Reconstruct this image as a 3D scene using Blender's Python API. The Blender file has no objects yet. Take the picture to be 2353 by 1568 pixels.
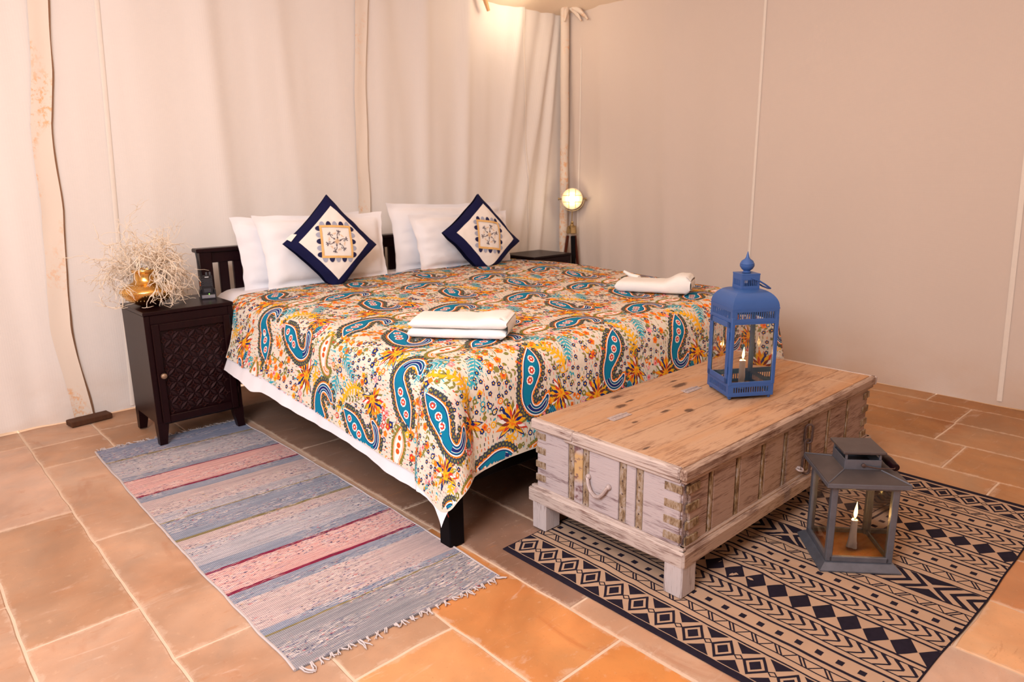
import bpy, math, random
from mathutils import Vector, Matrix, noise as mn
S = bpy.context.scene
C = S.collection
PI = math.pi
random.seed(7)
D = math.radians
# ------------------------------------------------------------------ camera
CAM_H, PITCH, ROLL, YAW, FPX = 1.25, D(13.3216), D(0.6892), D(42.5782), 1619.4
cam = bpy.data.cameras.new('camera'); cam_o = bpy.data.objects.new('camera', cam); C.objects.link(cam_o)
fw = Vector((math.cos(PITCH)*math.sin(YAW), math.cos(PITCH)*math.cos(YAW), -math.sin(PITCH)))
rt = Vector((math.cos(YAW), -math.sin(YAW), 0)); dn = fw.cross(rt)
rt2 = rt*math.cos(ROLL) + dn*math.sin(ROLL); dn2 = -rt*math.sin(ROLL) + dn*math.cos(ROLL)
R3 = Matrix((rt2, -dn2, -fw)).transposed()
cam_o.matrix_world = Matrix.Translation((0, 0, CAM_H)) @ R3.to_4x4()
cam.sensor_width = 36; cam.lens = 36*FPX/2353; cam.clip_start = .02
cam.dof.use_dof = True; cam.dof.focus_distance = 2.35; cam.dof.aperture_fstop = 5.0
S.camera = cam_o
# ------------------------------------------------------------------ world, lights, exposure
W = bpy.data.worlds.new('world'); S.world = W; W.use_nodes = True
W.node_tree.nodes['Background'].inputs[0].default_value = (.80, .80, .92, 1)
W.node_tree.nodes['Background'].inputs[1].default_value = .07
def area(name, loc, target, sx, sy, power, col, spread=180):
    l = bpy.data.lights.new(name, 'AREA'); l.shape = 'RECTANGLE'; l.size = sx; l.size_y = sy
    l.energy = power; l.color = col; l.spread = D(spread)
    o = bpy.data.objects.new(name, l); C.objects.link(o); o.location = loc
    o.rotation_euler = (Vector(target) - Vector(loc)).to_track_quat('-Z', 'Z').to_euler()
    return o
def point(name, loc, power, col, rad, parent=None):
    l = bpy.data.lights.new(name, 'POINT'); l.energy = power; l.color = col; l.shadow_soft_size = rad
    o = bpy.data.objects.new(name, l); C.objects.link(o); o.location = loc
    if parent: o.parent = parent
    return o
area('door_daylight', (-.95, .70, 2.38), (1.7, 2.6, .3), 2.0, 1.3, 112, (.95, .95, 1.0))
area('roof_glow', (1.5, 1.3, 2.72), (1.5, 1.3, 0), 3.6, 3.4, 24, (1.0, .68, .44))
area('front_daylight', (1.2, -1.9, 1.5), (1.8, 2.5, .9), 2.6, 1.9, 2.5, (1.0, .86, .74))
point('added_eave_glow', (3.72, 3.86, 2.44), 3.0, (1.0, .82, .60), .06)  # added warm light for the bright patch under the eave; its source is unseen
sun = bpy.data.lights.new('sun', 'SUN'); sun.energy = 3.5; sun.color = (1, .93, .80); sun.angle = D(.5)
sun_o = bpy.data.objects.new('sun', sun); C.objects.link(sun_o); sun_o.rotation_euler = Vector((-.25, -.55, -.8)).to_track_quat('-Z', 'Z').to_euler()
S.view_settings.view_transform = 'Standard'; S.view_settings.look = 'None'
S.view_settings.gamma = 1; S.view_settings.use_curve_mapping = False
S.view_settings.exposure = .42
cy = S.cycles
cy.use_denoising = True
try: cy.denoiser = 'OPENIMAGEDENOISE'
except Exception: pass
cy.caustics_reflective = False; cy.caustics_refractive = False
cy.max_bounces = 7; cy.diffuse_bounces = 4; cy.transparent_max_bounces = 14
cy.sample_clamp_indirect = 6
# ------------------------------------------------------------------ material helpers
class N:
    def __init__(s, name, rough=.7, spec=.3, metal=0.):
        s.m = bpy.data.materials.new(name); s.m.use_nodes = True
        s.nt = s.m.node_tree; s.b = s.nt.nodes['Principled BSDF']
        s.b.inputs['Roughness'].default_value = rough; s.b.inputs['Specular IOR Level'].default_value = spec
        s.b.inputs['Metallic'].default_value = metal
        s._co = None
    def new(s, t): return s.nt.nodes.new(t)
    def ln(s, a, b): s.nt.links.new(a, b)
    def put(s, sock, v):
        if isinstance(v, bpy.types.NodeSocket): s.ln(v, sock)
        elif isinstance(v, (tuple, list)) and len(v) == 3 and len(sock.default_value) == 4: sock.default_value = (*v, 1)
        else: sock.default_value = v
    def co(s, kind='Object'):
        if s._co is None: s._co = s.new('ShaderNodeTexCoord')
        return s._co.outputs[kind]
    def world(s): return s.new('ShaderNodeNewGeometry').outputs['Position']
    def map(s, v, scale=(1, 1, 1), loc=(0, 0, 0), rot=(0, 0, 0)):
        n = s.new('ShaderNodeMapping'); s.ln(v, n.inputs[0])
        n.inputs['Scale'].default_value = scale; n.inputs['Location'].default_value = loc; n.inputs['Rotation'].default_value = rot
        return n.outputs[0]
    def noise(s, v, scale=5, detail=3, rough=.55, dist=0):
        n = s.new('ShaderNodeTexNoise'); s.ln(v, n.inputs['Vector'])
        n.inputs['Scale'].default_value = scale; n.inputs['Detail'].default_value = detail
        n.inputs['Roughness'].default_value = rough; n.inputs['Distortion'].default_value = dist
        return n.outputs['Fac']
    def wave(s, v, scale, dirn='X', dist=0, prof='SIN'):
        n = s.new('ShaderNodeTexWave'); s.ln(v, n.inputs['Vector']); n.bands_direction = dirn; n.wave_profile = prof
        n.inputs['Scale'].default_value = scale; n.inputs['Distortion'].default_value = dist; n.inputs['Detail'].default_value = 1
        return n.outputs['Fac']
    def sep(s, v):
        n = s.new('ShaderNodeSeparateXYZ'); s.ln(v, n.inputs[0]); return n.outputs
    def math(s, op, a, b=0., c=None, clamp=False):
        n = s.new('ShaderNodeMath'); n.operation = op; n.use_clamp = clamp
        s.put(n.inputs[0], a); s.put(n.inputs[1], b)
        if c is not None: s.put(n.inputs[2], c)
        return n.outputs[0]
    def rng(s, v, a, b, c=0., d=1.):
        n = s.new('ShaderNodeMapRange'); s.put(n.inputs[0], v)
        for i, x in enumerate((a, b, c, d)): n.inputs[i+1].default_value = x
        return n.outputs[0]
    def ramp(s, f, stops, interp='LINEAR'):
        n = s.new('ShaderNodeValToRGB'); s.put(n.inputs[0], f); e = n.color_ramp.elements; n.color_ramp.interpolation = interp
        while len(e) < len(stops): e.new(.5)
        for i, (p, c) in enumerate(stops):
            e[i].position = p; e[i].color = (*c, 1)
        return n.outputs[0]
    def mix(s, f, a, b, mode='MIX'):
        n = s.new('ShaderNodeMix'); n.data_type = 'RGBA'; n.blend_type = mode
        s.put(n.inputs[0], f); s.put(n.inputs[6], a); s.put(n.inputs[7], b); return n.outputs[2]
    def col(s, c): s.put(s.b.inputs['Base Color'], c); return s
    def bump(s, h, st=.3, dist=.005):
        n = s.new('ShaderNodeBump'); n.inputs['Strength'].default_value = st; n.inputs['Distance'].default_value = dist
        s.ln(h, n.inputs['Height']); s.ln(n.outputs[0], s.b.inputs['Normal']); return s
def plain(name, col, rough=.7, spec=.3, metal=0., var=.12, scale=30, bump=0.):
    n = N(name, rough, spec, metal)
    f = n.noise(n.co(), scale, 4)
    n.col(n.mix(f, tuple(c*(1-var) for c in col), tuple(min(1, c*(1+var)) for c in col)))
    if bump: n.bump(f, bump, .003)
    return n.m
def emit(name, col, st):
    n = N(name); n.put(n.b.inputs['Base Color'], (0, 0, 0)); n.put(n.b.inputs['Emission Color'], col); n.b.inputs['Emission Strength'].default_value = st
    return n.m
# ------------------------------------------------------------------ mesh helpers
class MB:
    def __init__(s): s.v = []; s.f = []; s.m = []
    def add(s, v, f, mi=0, M=None):
        o = len(s.v)
        s.v += [tuple(M @ Vector(p)) for p in v] if M is not None else [tuple(p) for p in v]
        s.f += [tuple(i+o for i in q) for q in f]; s.m += [mi]*len(f); return s
    def box(s, c, d, ch=.002, M=None, mi=0):
        x, y, z = (k/2 for k in d); ch = min(ch, x*.45, y*.45, z*.45); v = []
        if ch <= 0: return s.ext([(-x,-y),(x,-y),(x,y),(-x,y)], -z, z, M=(M or Matrix()) @ Matrix.Translation(c), mi=mi)
        id_ = {}
        for sx in (-1, 1):
            for sy in (-1, 1):
                for sz in (-1, 1):
                    for k in range(3):
                        p = [sx*x, sy*y, sz*z]
                        for j in range(3):
                            if j != k: p[j] -= (sx, sy, sz)[j]*ch
                        id_[sx, sy, sz, k] = len(v); v.append(p)
        f = []
        def q(*a):
            pts = [Vector(v[i]) for i in a]; n = (pts[1]-pts[0]).cross(pts[2]-pts[0]); ctr = sum(pts, Vector())/len(pts)
            f.append(a if n.dot(ctr) > 0 else a[::-1])
        g = lambda k, t: [id_[tuple(t)+(k,)]]
        for k in range(3):
            a, b = [j for j in range(3) if j != k]
            for sk in (-1, 1):
                l = []
                for u, w in ((-1,-1), (1,-1), (1,1), (-1,1)):
                    t = [0, 0, 0]; t[k] = sk; t[a] = u; t[b] = w; l.append(id_[t[0], t[1], t[2], k])
                q(*l)
            for u in (-1, 1):
                for w in (-1, 1):
                    l = []
                    t1 = [0]*3; t1[a] = u; t1[b] = w; t1[k] = -1; t2 = t1[:]; t2[k] = 1
                    q(id_[(*t1, a)], id_[(*t2, a)], id_[(*t2, b)], id_[(*t1, b)])
        for sx in (-1, 1):
            for sy in (-1, 1):
                for sz in (-1, 1): q(*[id_[sx, sy, sz, k] for k in range(3)])
        return s.add(v, f, mi, (M or Matrix()) @ Matrix.Translation(c))
    def ext(s, poly, z0, z1, M=None, mi=0):
        n = len(poly); v = [(x, y, z0) for x, y in poly] + [(x, y, z1) for x, y in poly]
        f = [tuple(range(n))[::-1], tuple(range(n, 2*n))] + [(i, (i+1) % n, n+(i+1) % n, n+i) for i in range(n)]
        return s.add(v, f, mi, M)
    def lathe(s, prof, n=24, M=None, mi=0):
        v = []; f = []
        for r, z in prof:
            for i in range(n): a = 2*PI*i/n; v.append((max(r, 1e-5)*math.cos(a), max(r, 1e-5)*math.sin(a), z))
        for j in range(len(prof)-1):
            for i in range(n):
                k = (i+1) % n; f.append((j*n+i, j*n+k, (j+1)*n+k, (j+1)*n+i))
        f.append(tuple(range(n))[::-1]); f.append(tuple(range((len(prof)-1)*n, len(prof)*n)))
        return s.add(v, f, mi, M)
    def sqlathe(s, prof, M=None, mi=0, sub=1):
        # square cross-section swept up a profile of (half width, z)
        v = []; f = []
        for r, z in prof: v += [(-r,-r,z), (r,-r,z), (r,r,z), (-r,r,z)]
        for j in range(len(prof)-1):
            for i in range(4): k = (i+1) % 4; f.append((j*4+i, j*4+k, j*4+4+k, j*4+4+i))
        f.append((3,2,1,0)); e = len(v)-4; f.append((e, e+1, e+2, e+3))
        return s.add(v, f, mi, M)
    def tube(s, path, r, n=8, mi=0, M=None, closed=False):
        P = [Vector(p) for p in path]; m = len(P); rr = r if isinstance(r, (list, tuple)) else [r]*m
        v = []; f = []; up = None
        for i in range(m):
            t = (P[(i+1) % m]-P[i-1]) if closed else (P[min(i+1, m-1)]-P[max(i-1, 0)])
            t.normalize()
            if up is None: up = t.orthogonal().normalized()
            else:
                up = up - t*up.dot(t); up = up.normalized() if up.length > 1e-6 else t.orthogonal().normalized()
            b = t.cross(up)
            for k in range(n): a = 2*PI*k/n; v.append(P[i] + (up*math.cos(a)+b*math.sin(a))*rr[i])
        for i in range(m if closed else m-1):
            j = (i+1) % m
            for k in range(n): l = (k+1) % n; f.append((i*n+k, i*n+l, j*n+l, j*n+k))
        if not closed: f.append(tuple(range(n))[::-1]); f.append(tuple(range((m-1)*n, m*n)))
        return s.add(v, f, mi, M)
    def ball(s, c, r, n=12, M=None, mi=0, sz=1.):
        pr = [(r*math.sin(PI*i/8), -r*sz*math.cos(PI*i/8)) for i in range(9)]
        return s.lathe(pr, n, (M or Matrix()) @ Matrix.Translation(c), mi)
    def build(s, name, mats, parent=None, ang=35, smooth=True, off=None):
        me = bpy.data.meshes.new(name)
        v = s.v
        if off is not None: v = [(p[0]-off[0], p[1]-off[1], p[2]-off[2]) for p in v]
        me.from_pydata(v, [], s.f)
        mats = mats if isinstance(mats, (list, tuple)) else [mats]
        for m in mats: me.materials.append(m)
        if len(mats) > 1: me.polygons.foreach_set('material_index', s.m)
        if smooth:
            me.polygons.foreach_set('use_smooth', [True]*len(s.f))
            if ang < 180: me.set_sharp_from_angle(angle=D(ang))
        me.update()
        o = bpy.data.objects.new(name, me); C.objects.link(o)
        if parent: o.parent = parent
        return o
def tag(o, label=None, cat=None, group=None, kind=None):
    if label: o['label'] = label
    if cat: o['category'] = cat
    if group: o['group'] = group
    if kind: o['kind'] = kind
    return o
def thing(name, label, cat, loc, rz=0, group=None):
    o = bpy.data.objects.new(name, None); C.objects.link(o); o.empty_display_size = .1
    o.location = loc; o.rotation_euler = (0, 0, rz); return tag(o, label, cat, group)
def copy_tree(o, parent=None):
    c = o.copy(); C.objects.link(c)
    if parent: c.parent = parent
    for ch in list(o.children): copy_tree(ch, c)
    return c
def inst(o, loc, rot=None, parent=None):
    c = o.copy(); C.objects.link(c); c.location = loc
    if rot is not None: c.rotation_euler = rot
    if parent: c.parent = parent
    return c
RZ = lambda a: Matrix.Rotation(a, 4, 'Z')
RX = lambda a: Matrix.Rotation(a, 4, 'X')
RY = lambda a: Matrix.Rotation(a, 4, 'Y')
T = lambda x, y, z: Matrix.Translation((x, y, z))
def sm(a, b, x):
    t = min(1, max(0, (x-a)/(b-a))); return t*t*(3-2*t)
def nz(x, y, z=0): return mn.noise(Vector((x, y, z)))
# ------------------------------------------------------------------ materials
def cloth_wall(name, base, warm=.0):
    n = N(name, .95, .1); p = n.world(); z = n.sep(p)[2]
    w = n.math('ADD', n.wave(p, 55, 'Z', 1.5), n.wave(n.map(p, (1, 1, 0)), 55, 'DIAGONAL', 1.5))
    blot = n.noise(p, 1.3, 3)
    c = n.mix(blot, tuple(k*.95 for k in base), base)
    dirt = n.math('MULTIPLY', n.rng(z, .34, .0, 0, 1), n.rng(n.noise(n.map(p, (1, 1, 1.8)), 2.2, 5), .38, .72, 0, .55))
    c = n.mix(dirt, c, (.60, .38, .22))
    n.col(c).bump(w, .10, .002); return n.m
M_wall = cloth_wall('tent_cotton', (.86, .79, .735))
M_wall_shaded = cloth_wall('tent_cotton_shaded', (.72, .605, .525))  # same cotton, the right wall's dimmer, warmer light put into its colour
def seam_mat():
    n = N('seam_tape', .9, .1); p = n.world()
    m = n.rng(n.noise(n.map(p, (40, 40, 30)), 1, 5, .7), .5, .6)
    big = n.rng(n.noise(n.map(p, (5, 5, 2.2)), 1, 2), .46, .56)
    n.col(n.mix(n.math('MULTIPLY', n.math('MULTIPLY', m, big), .65), (.80, .68, .57), (.80, .36, .10))); return n.m
M_seam = seam_mat()
M_ridge = plain('seam_thread_band', (.84, .75, .66), .9, .1, var=.05)
M_flap = plain('dark_flap_edge', (.42, .25, .16), .9, .1)
M_ceil = plain('roof_cotton', (.84, .68, .52), .9, .1, var=.05, scale=4)
def stone_mat():
    n = N('sandstone', .62, .35); p = n.world()
    oi = n.new('ShaderNodeObjectInfo'); tone = oi.outputs['Color']
    f1 = n.noise(n.map(p, (1, 1, 1)), 5.5, 6, .62, .4); f2 = n.noise(p, 38, 4, .6)
    c = n.mix(n.rng(f1, .33, .72), tone, n.mix(1, tone, (1.28, 1.17, 1.08), 'MULTIPLY'))
    lg = n.noise(p, 1.7, 4, .6, .5)
    c = n.mix(n.rng(lg, .36, .64), n.mix(1, c, (.80, .72, .66), 'MULTIPLY'), n.mix(1, c, (1.10, 1.12, 1.16), 'MULTIPLY'))
    st = n.rng(n.noise(n.map(p, (2.5, 1.1, 1), rot=(0, 0, .5)), 2.6, 6, .6, .8), .60, .74)
    c = n.mix(n.math('MULTIPLY', st, .55), c, n.mix(1, tone, (.84, .52, .36), 'MULTIPLY'))
    c = n.mix(n.rng(f2, .62, .8, 0, .35), c, (.72, .49, .33))
    e = n.new('ShaderNodeAttribute'); e.attribute_name = 'edge'
    lim = n.math('MULTIPLY', n.rng(n.noise(p, 16, 6, .75), .44, .74), .55)
    sm_ = n.math('SUBTRACT', lim, e.outputs['Fac'])
    c = n.mix(n.rng(sm_, -.04, .16, 0, .33), c, (.66, .49, .37))
    rs1 = n.noise(n.map(p, (3, 14, 1), rot=(0, 0, .6)), 2, 5, .7, .6)
    c = n.mix(n.rng(rs1, .62, .70, 0, .45), c, (.42, .165, .06))
    c = n.mix(n.rng(n.noise(n.map(p, (2, 9, 1), (5, 2, 0), (0, 0, 1.1)), 2, 6, .75, .8), .60, .72, 0, .4), c, (.68, .52, .42))
    c = n.mix(n.rng(n.noise(p, 120, 3, .7), .62, .75, 0, .35), c, n.mix(1, tone, (.5, .4, .35), 'MULTIPLY'))
    n.col(c); n.put(n.b.inputs['Roughness'], n.rng(f1, .3, .7, .48, .72))
    h = n.math('ADD', f1, n.math('MULTIPLY', f2, .25)); n.bump(h, .25, .006); return n.m
M_stone = stone_mat()
M_mortar = plain('lime_mortar', (.66, .49, .36), .9, .1, var=.15, scale=12, bump=.3)
def dark_wood(name, a, b, rough=.28):
    n = N(name, rough, .18); p = n.map(n.co(), (9, 9, 1.3)); f = n.noise(p, 5, 4, .6, .5)
    n.col(n.mix(f, a, b)).bump(f, .05, .002); return n.m
M_mahog = dark_wood('dark_mahogany', (.004, .0010, .0018), (.017, .003, .004), .34)
M_carve = dark_wood('polished_carving', (.010, .003, .004), (.040, .016, .017), .22)
M_ring = dark_wood('rubbed_red_carving', (.012, .003, .003), (.034, .008, .007), .3)
M_petal = dark_wood('lightened_carved_petals', (.016, .007, .008), (.060, .030, .031), .3)  # petal wood toned lighter to lift the pale glints on its facets
M_bedwood = dark_wood('bed_dark_wood', (.006, .002, .0035), (.018, .004, .006), .33)
M_black = plain('black_lacquer', (.004, .003, .004), .5, .08)
M_brass = plain('hammered_brass', (.80, .47, .14), .24, .5, 1., .10, 60, .15)
M_oldbrass = plain('aged_brass', (.42, .30, .14), .42, .5, 1., .2, 60)
M_knob = plain('tarnished_brass_knob', (.36, .25, .17), .45, .5, .8, .25, 90, .3)
def linen(name, col, sc=220, b=.06, rough=.9):
    n = N(name, rough, .12); p = n.co()
    f = n.noise(p, sc, 2); g = n.noise(p, 9, 3)
    n.col(n.mix(g, tuple(k*.965 for k in col), col)).bump(n.math('ADD', n.math('MULTIPLY', f, .25), g), b, .01); return n.m
M_white = linen('white_cotton', (.87, .85, .87))
M_sheet = linen('white_sheet', (.84, .81, .85))
M_towel = linen('terry_towel', (.86, .83, .80), 420, .5)
M_navy = linen('navy_velvet', (.010, .011, .052), 300)
M_cream = linen('cream_cotton', (.86, .80, .74))
M_gold = plain('gold_ribbon', (.78, .47, .17), .6, .3, 0, .22, 260, .3)
M_emb_navy = plain('navy_thread', (.012, .014, .07), .7); M_emb_grey = plain('blue_grey_thread', (.36, .38, .48), .7, var=.25, scale=300)
M_emb_dk = plain('dark_purple_thread', (.06, .045, .085), .7); M_emb_pch = plain('peach_thread', (.80, .52, .28), .7)
QC = dict(base=(.72, .645, .54), teal=(.006, .19, .33), navy=(.016, .028, .15), orange=(.86, .215, .018), red=(.62, .055, .03),
          yellow=(.88, .44, .02), olive=(.235, .215, .05), slate=(.052, .062, .075), pink=(.86, .30, .33), maroon=(.20, .035, .03), white=(.86, .82, .78),
          cyan=(.04, .36, .46))
QN = list(QC); QM = [plain('quilt_print_'+k, v, .9, .1, var=.10, scale=120, bump=.12) for k, v in QC.items()]; QI = {k: i for i, k in enumerate(QN)}
def whitewash(name, wood, paint, axis, amount=.5, warm=None, knots=()):
    # worn paint over wood, grain running along axis (0 = x, 1 = y, 2 = z)
    n = N(name, .72, .25); p = n.world(); s1 = [55, 55, 55]; s1[axis] = 5.5; s2 = [260, 260, 260]; s2[axis] = 20
    a = n.noise(n.map(p, s1), 1, 6, .65, .3); b = n.noise(n.map(p, s2), 1, 4, .6); g = n.noise(p, 5, 3)
    k = n.math('ADD', n.math('ADD', n.math('MULTIPLY', a, .55), n.math('MULTIPLY', b, .45)), n.math('MULTIPLY', g, .35))
    c = n.ramp(n.math('ADD', k, amount-.5), [(.46, wood), (.565, tuple((u+v)/2 for u, v in zip(wood, paint))), (.64, paint), (.95, tuple(min(1, u*1.06) for u in paint))])
    if warm:
        c = n.mix(n.math('MULTIPLY', n.rng(n.noise(n.map(p, [q*.25 for q in s1]), 1, 4), .45, .66), .7), c, warm)
    wob = n.math('MULTIPLY', n.noise(n.map(p, (30, 60, 30)), 1, 4, .7), 1.5)
    for kx, ky, kl, kw in knots:
        vl = n.new('ShaderNodeVectorMath'); vl.operation = 'LENGTH'
        n.ln(n.map(p, (1/kl, 1/kw, 0), (-kx/kl, -ky/kw, 0)), vl.inputs[0])
        c = n.mix(n.rng(n.math('ADD', vl.outputs['Value'], wob), 1.75, 1.25, 0, .85), c, (.07, .035, .025))
    n.col(c).bump(n.math('ADD', a, b), .35, .003); return n.m
KNOTS = [(2.035, 1.630, .042, .014), (1.960, 1.545, .045, .016), (2.03, 1.562, .036, .008), (2.335, 1.545, .060, .018), (2.37, 1.60, .028, .010), (2.92, 1.60, .05, .010), (1.86, 1.405, .018, .008), (2.03, 1.40, .03, .010), (2.10, 1.345, .028, .018), (1.70, 1.235, .03, .006)]
M_lid = whitewash('worn_lid_wood', (.20, .085, .045), (.50, .31, .195), 0, .468, (.50, .25, .115), KNOTS)
M_trim = whitewash('whitewashed_trim', (.14, .065, .05), (.52, .42, .375), 1, .48)
M_trimx = whitewash('whitewashed_trim_long', (.12, .055, .038), (.43, .305, .235), 0, .445)  # long-side trim, the front's shade put into its darker paint
M_end = whitewash('whitewashed_end_boards', (.12, .055, .06), (.47, .395, .395), 1, .472)
M_front = whitewash('whitewashed_front_boards', (.12, .055, .04), (.39, .27, .215), 0, .445)  # darker copy of the end boards, with the trunk front's shade painted in
M_leg = whitewash('whitewashed_legs', (.14, .075, .06), (.52, .45, .44), 2, .485)
def strap_mat():
    n = N('rusty_painted_strap', .6, .4); p = n.world(); f = n.noise(n.map(p, (60, 60, 26)), 1, 5, .7)
    n.col(n.ramp(f, [(.30, (.03, .016, .012)), (.43, (.15, .085, .04)), (.52, (.28, .19, .10)), (.64, (.42, .34, .29))])).bump(f, .4, .002); return n.m
M_strap = strap_mat()
def strap2():
    n = N('pale_painted_strap', .6, .35); p = n.world(); f = n.noise(n.map(p, (50, 70, 30)), 1, 6, .75)
    n.col(n.ramp(f, [(.32, (.07, .04, .025)), (.44, (.22, .14, .08)), (.53, (.33, .24, .16)), (.64, (.40, .34, .32))])).bump(f, .5, .002); return n.m
M_strap2 = strap2()
def stain_mat():
    n = N('yellow_paint_stain_board', .7, .25); p = n.world(); f = n.noise(n.map(p, (20, 30, 45)), 1, 4, .6)
    z = n.sep(p)[2]; k = n.math('MULTIPLY', n.rng(z, .235, .26), n.rng(z, .352, .335))
    a = n.ramp(f, [(.38, (.18, .09, .09)), (.5, (.40, .32, .32)), (.6, (.47, .40, .40))])
    n.col(n.mix(n.math('MULTIPLY', k, n.rng(f, .34, .44)), a, (.56, .35, .16))).bump(f, .3, .002); return n.m
M_stain = stain_mat()
M_iron = plain('old_iron', (.12, .075, .065), .5, .5, .6, .5, 80, .3)
M_ironpaint = plain('whitewashed_iron', (.46, .37, .35), .6, .4, .2, .35, 90, .3)
M_blue = plain('blue_enamel', (.036, .10, .30), .42, .45, 0., .10, 14)
M_zinc = plain('weathered_zinc', (.155, .165, .20), .44, .5, .6, .35, 26, .08)
M_zroof = plain('weathered_zinc_roof', (.095, .078, .078), .5, .5, .5, .35, 18, .08)
M_rustplate = plain('rust_brown_plate', (.27, .105, .035), .55, .4, .1, .5, 22)
M_wax = plain('candle_wax', (.94, .91, .88), .5, .4, var=.03)
M_wax.node_tree.nodes['Principled BSDF'].inputs['Subsurface Weight'].default_value = .0; M_wax.node_tree.nodes['Principled BSDF'].inputs['Subsurface Radius'].default_value = (.02, .012, .006)
M_wick = plain('wick', (.02, .015, .01), .9)
M_flame = emit('candle_flame', (1, .56, .15), 12)
M_bulb = emit('lit_bulb', (1, .84, .55), 9)
def glass():
    n = N('clear_pane'); nt = n.nt; tr = n.new('ShaderNodeBsdfTransparent'); gl = n.new('ShaderNodeBsdfGlossy'); mx = n.new('ShaderNodeMixShader')
    tr.inputs[0].default_value = (.965, .96, .955, 1); gl.inputs['Roughness'].default_value = .02
    fr = n.new('ShaderNodeFresnel'); fr.inputs[0].default_value = 1.5
    n.ln(fr.outputs[0], mx.inputs[0]); n.ln(tr.outputs[0], mx.inputs[1]); n.ln(gl.outputs[0], mx.inputs[2])
    n.ln(mx.outputs[0], nt.nodes['Material Output'].inputs[0]); return n.m
M_glass = glass()
M_plast = plain('black_plastic', (.014, .014, .018), .38, .4); M_plast2 = plain('grey_plastic', (.05, .05, .06), .4, .4)
M_chrome = plain('silver_panel', (.40, .40, .46), .3, .5, .6)
M_twig = plain('bleached_twig', (.84, .69, .54), .85, .2, var=.22, scale=40)
M_teak = dark_wood('reddish_teak', (.06, .010, .004), (.13, .028, .012))
M_thread = plain('red_thread', (.8, .06, .03))
# ------------------------------------------------------------------ floor
XS = [-1.62, -1.40, -1.09, -.78, -.47, -.16, .15, .44, .745, 1.062, 1.365, 1.668, 1.985, 2.30, 2.62, 2.945, 3.265, 3.61, 3.925, 4.22, 4.48]
JY = {.15: [-1.33, -.47, .40, 1.27, 2.14, 3.003, 3.94], .44: [-.78, .09, .96, 1.825, 2.68, 3.565, 3.88], .745: [-1.1, -.3, .55, 1.42, 2.29, 3.16, 3.94],
      1.062: [-.7, .18, 1.055, 1.93, 2.8, 3.6, 3.94], 1.365: [-.5, .36, 1.25, 2.12, 2.97, 3.8], 1.668: [-.9, -.05, .82, 1.7, 2.55, 3.4, 3.94],
      1.985: [-.4, .42, 1.3, 2.15, 3.0, 3.9], 2.30: [-.75, .10, .95, 1.8, 2.65, 3.5], 3.61: [-.4, .30, .965, 1.8, 2.6, 3.4], 3.265: [-.2, .15, .83, 1.45, 2.3, 3.1, 3.9],
      2.945: [-.6, .62, 1.4, 2.2, 3.0, 3.8]}
FX0, FX1, FY0, FY1 = -1.62, 4.48, -1.9, 4.30
fl = MB().box(((FX0+FX1)/2+.4, (FY0+FY1)/2+.4, -.0525), (FX1-FX0+.9, FY1-FY0+.9, .1), 0).build('floor', M_mortar, smooth=False); tag(fl, kind='structure')
# pale mortar shows in the joints between the stone slabs
def slab(x0, x1, y0, y1, tone, tilt):
    j = .0035; x0 += j; x1 -= j; y0 += j; y1 -= j; pts = []
    def seg(a, b, n):
        for i in range(n):
            t = i/n; p = Vector(a).lerp(Vector(b), t); k = .005
            pts.append((p.x + nz(p.x*9, p.y*9, 3)*k, p.y + nz(p.x*9, p.y*9, 8)*k))
    nx = max(2, int((x1-x0)/.06)); ny = max(3, int((y1-y0)/.06))
    seg((x0, y0), (x1, y0), nx); seg((x1, y0), (x1, y1), ny); seg((x1, y1), (x0, y1), nx); seg((x0, y1), (x0, y0), ny)
    cx, cy_ = (x0+x1)/2, (y0+y1)/2; n = len(pts); v = []
    def ins(p, d):
        if d > .01: return (max(x0+d, min(x1-d, p[0])), max(y0+d, min(y1-d, p[1])))
        return (p[0] + (d if p[0]-x0 < .008 else -d if x1-p[0] < .008 else 0), p[1] + (d if p[1]-y0 < .008 else -d if y1-p[1] < .008 else 0))
    dm = min(.055, (x1-x0)*.4, (y1-y0)*.4)
    for d, z in ((0, -.03), (0, -.0025), (.003, 0), (dm, 0)):
        for p in pts:
            q = ins(p, d); v.append((q[0]-cx, q[1]-cy_, z))
    v.append((0, 0, 0)); f = []
    for r in range(3):
        for i in range(n): k = (i+1) % n; f.append((r*n+i, r*n+k, (r+1)*n+k, (r+1)*n+i))
    for i in range(n): f.append((3*n+i, 3*n+(i+1) % n, 4*n))
    me = bpy.data.meshes.new('stone_slab'); me.from_pydata(v, [], f); me.materials.append(M_stone)
    at = me.attributes.new('edge', 'FLOAT', 'POINT'); at.data.foreach_set('value', [0.]*(3*n) + [1.]*(n+1))
    o = bpy.data.objects.new('stone_slab', me); C.objects.link(o); o.parent = fl; o.location = (cx, cy_, tilt); o.color = (*tone, 1); return o
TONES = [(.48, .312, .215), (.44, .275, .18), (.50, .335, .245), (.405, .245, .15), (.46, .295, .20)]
rs = random.Random(4)
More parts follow.
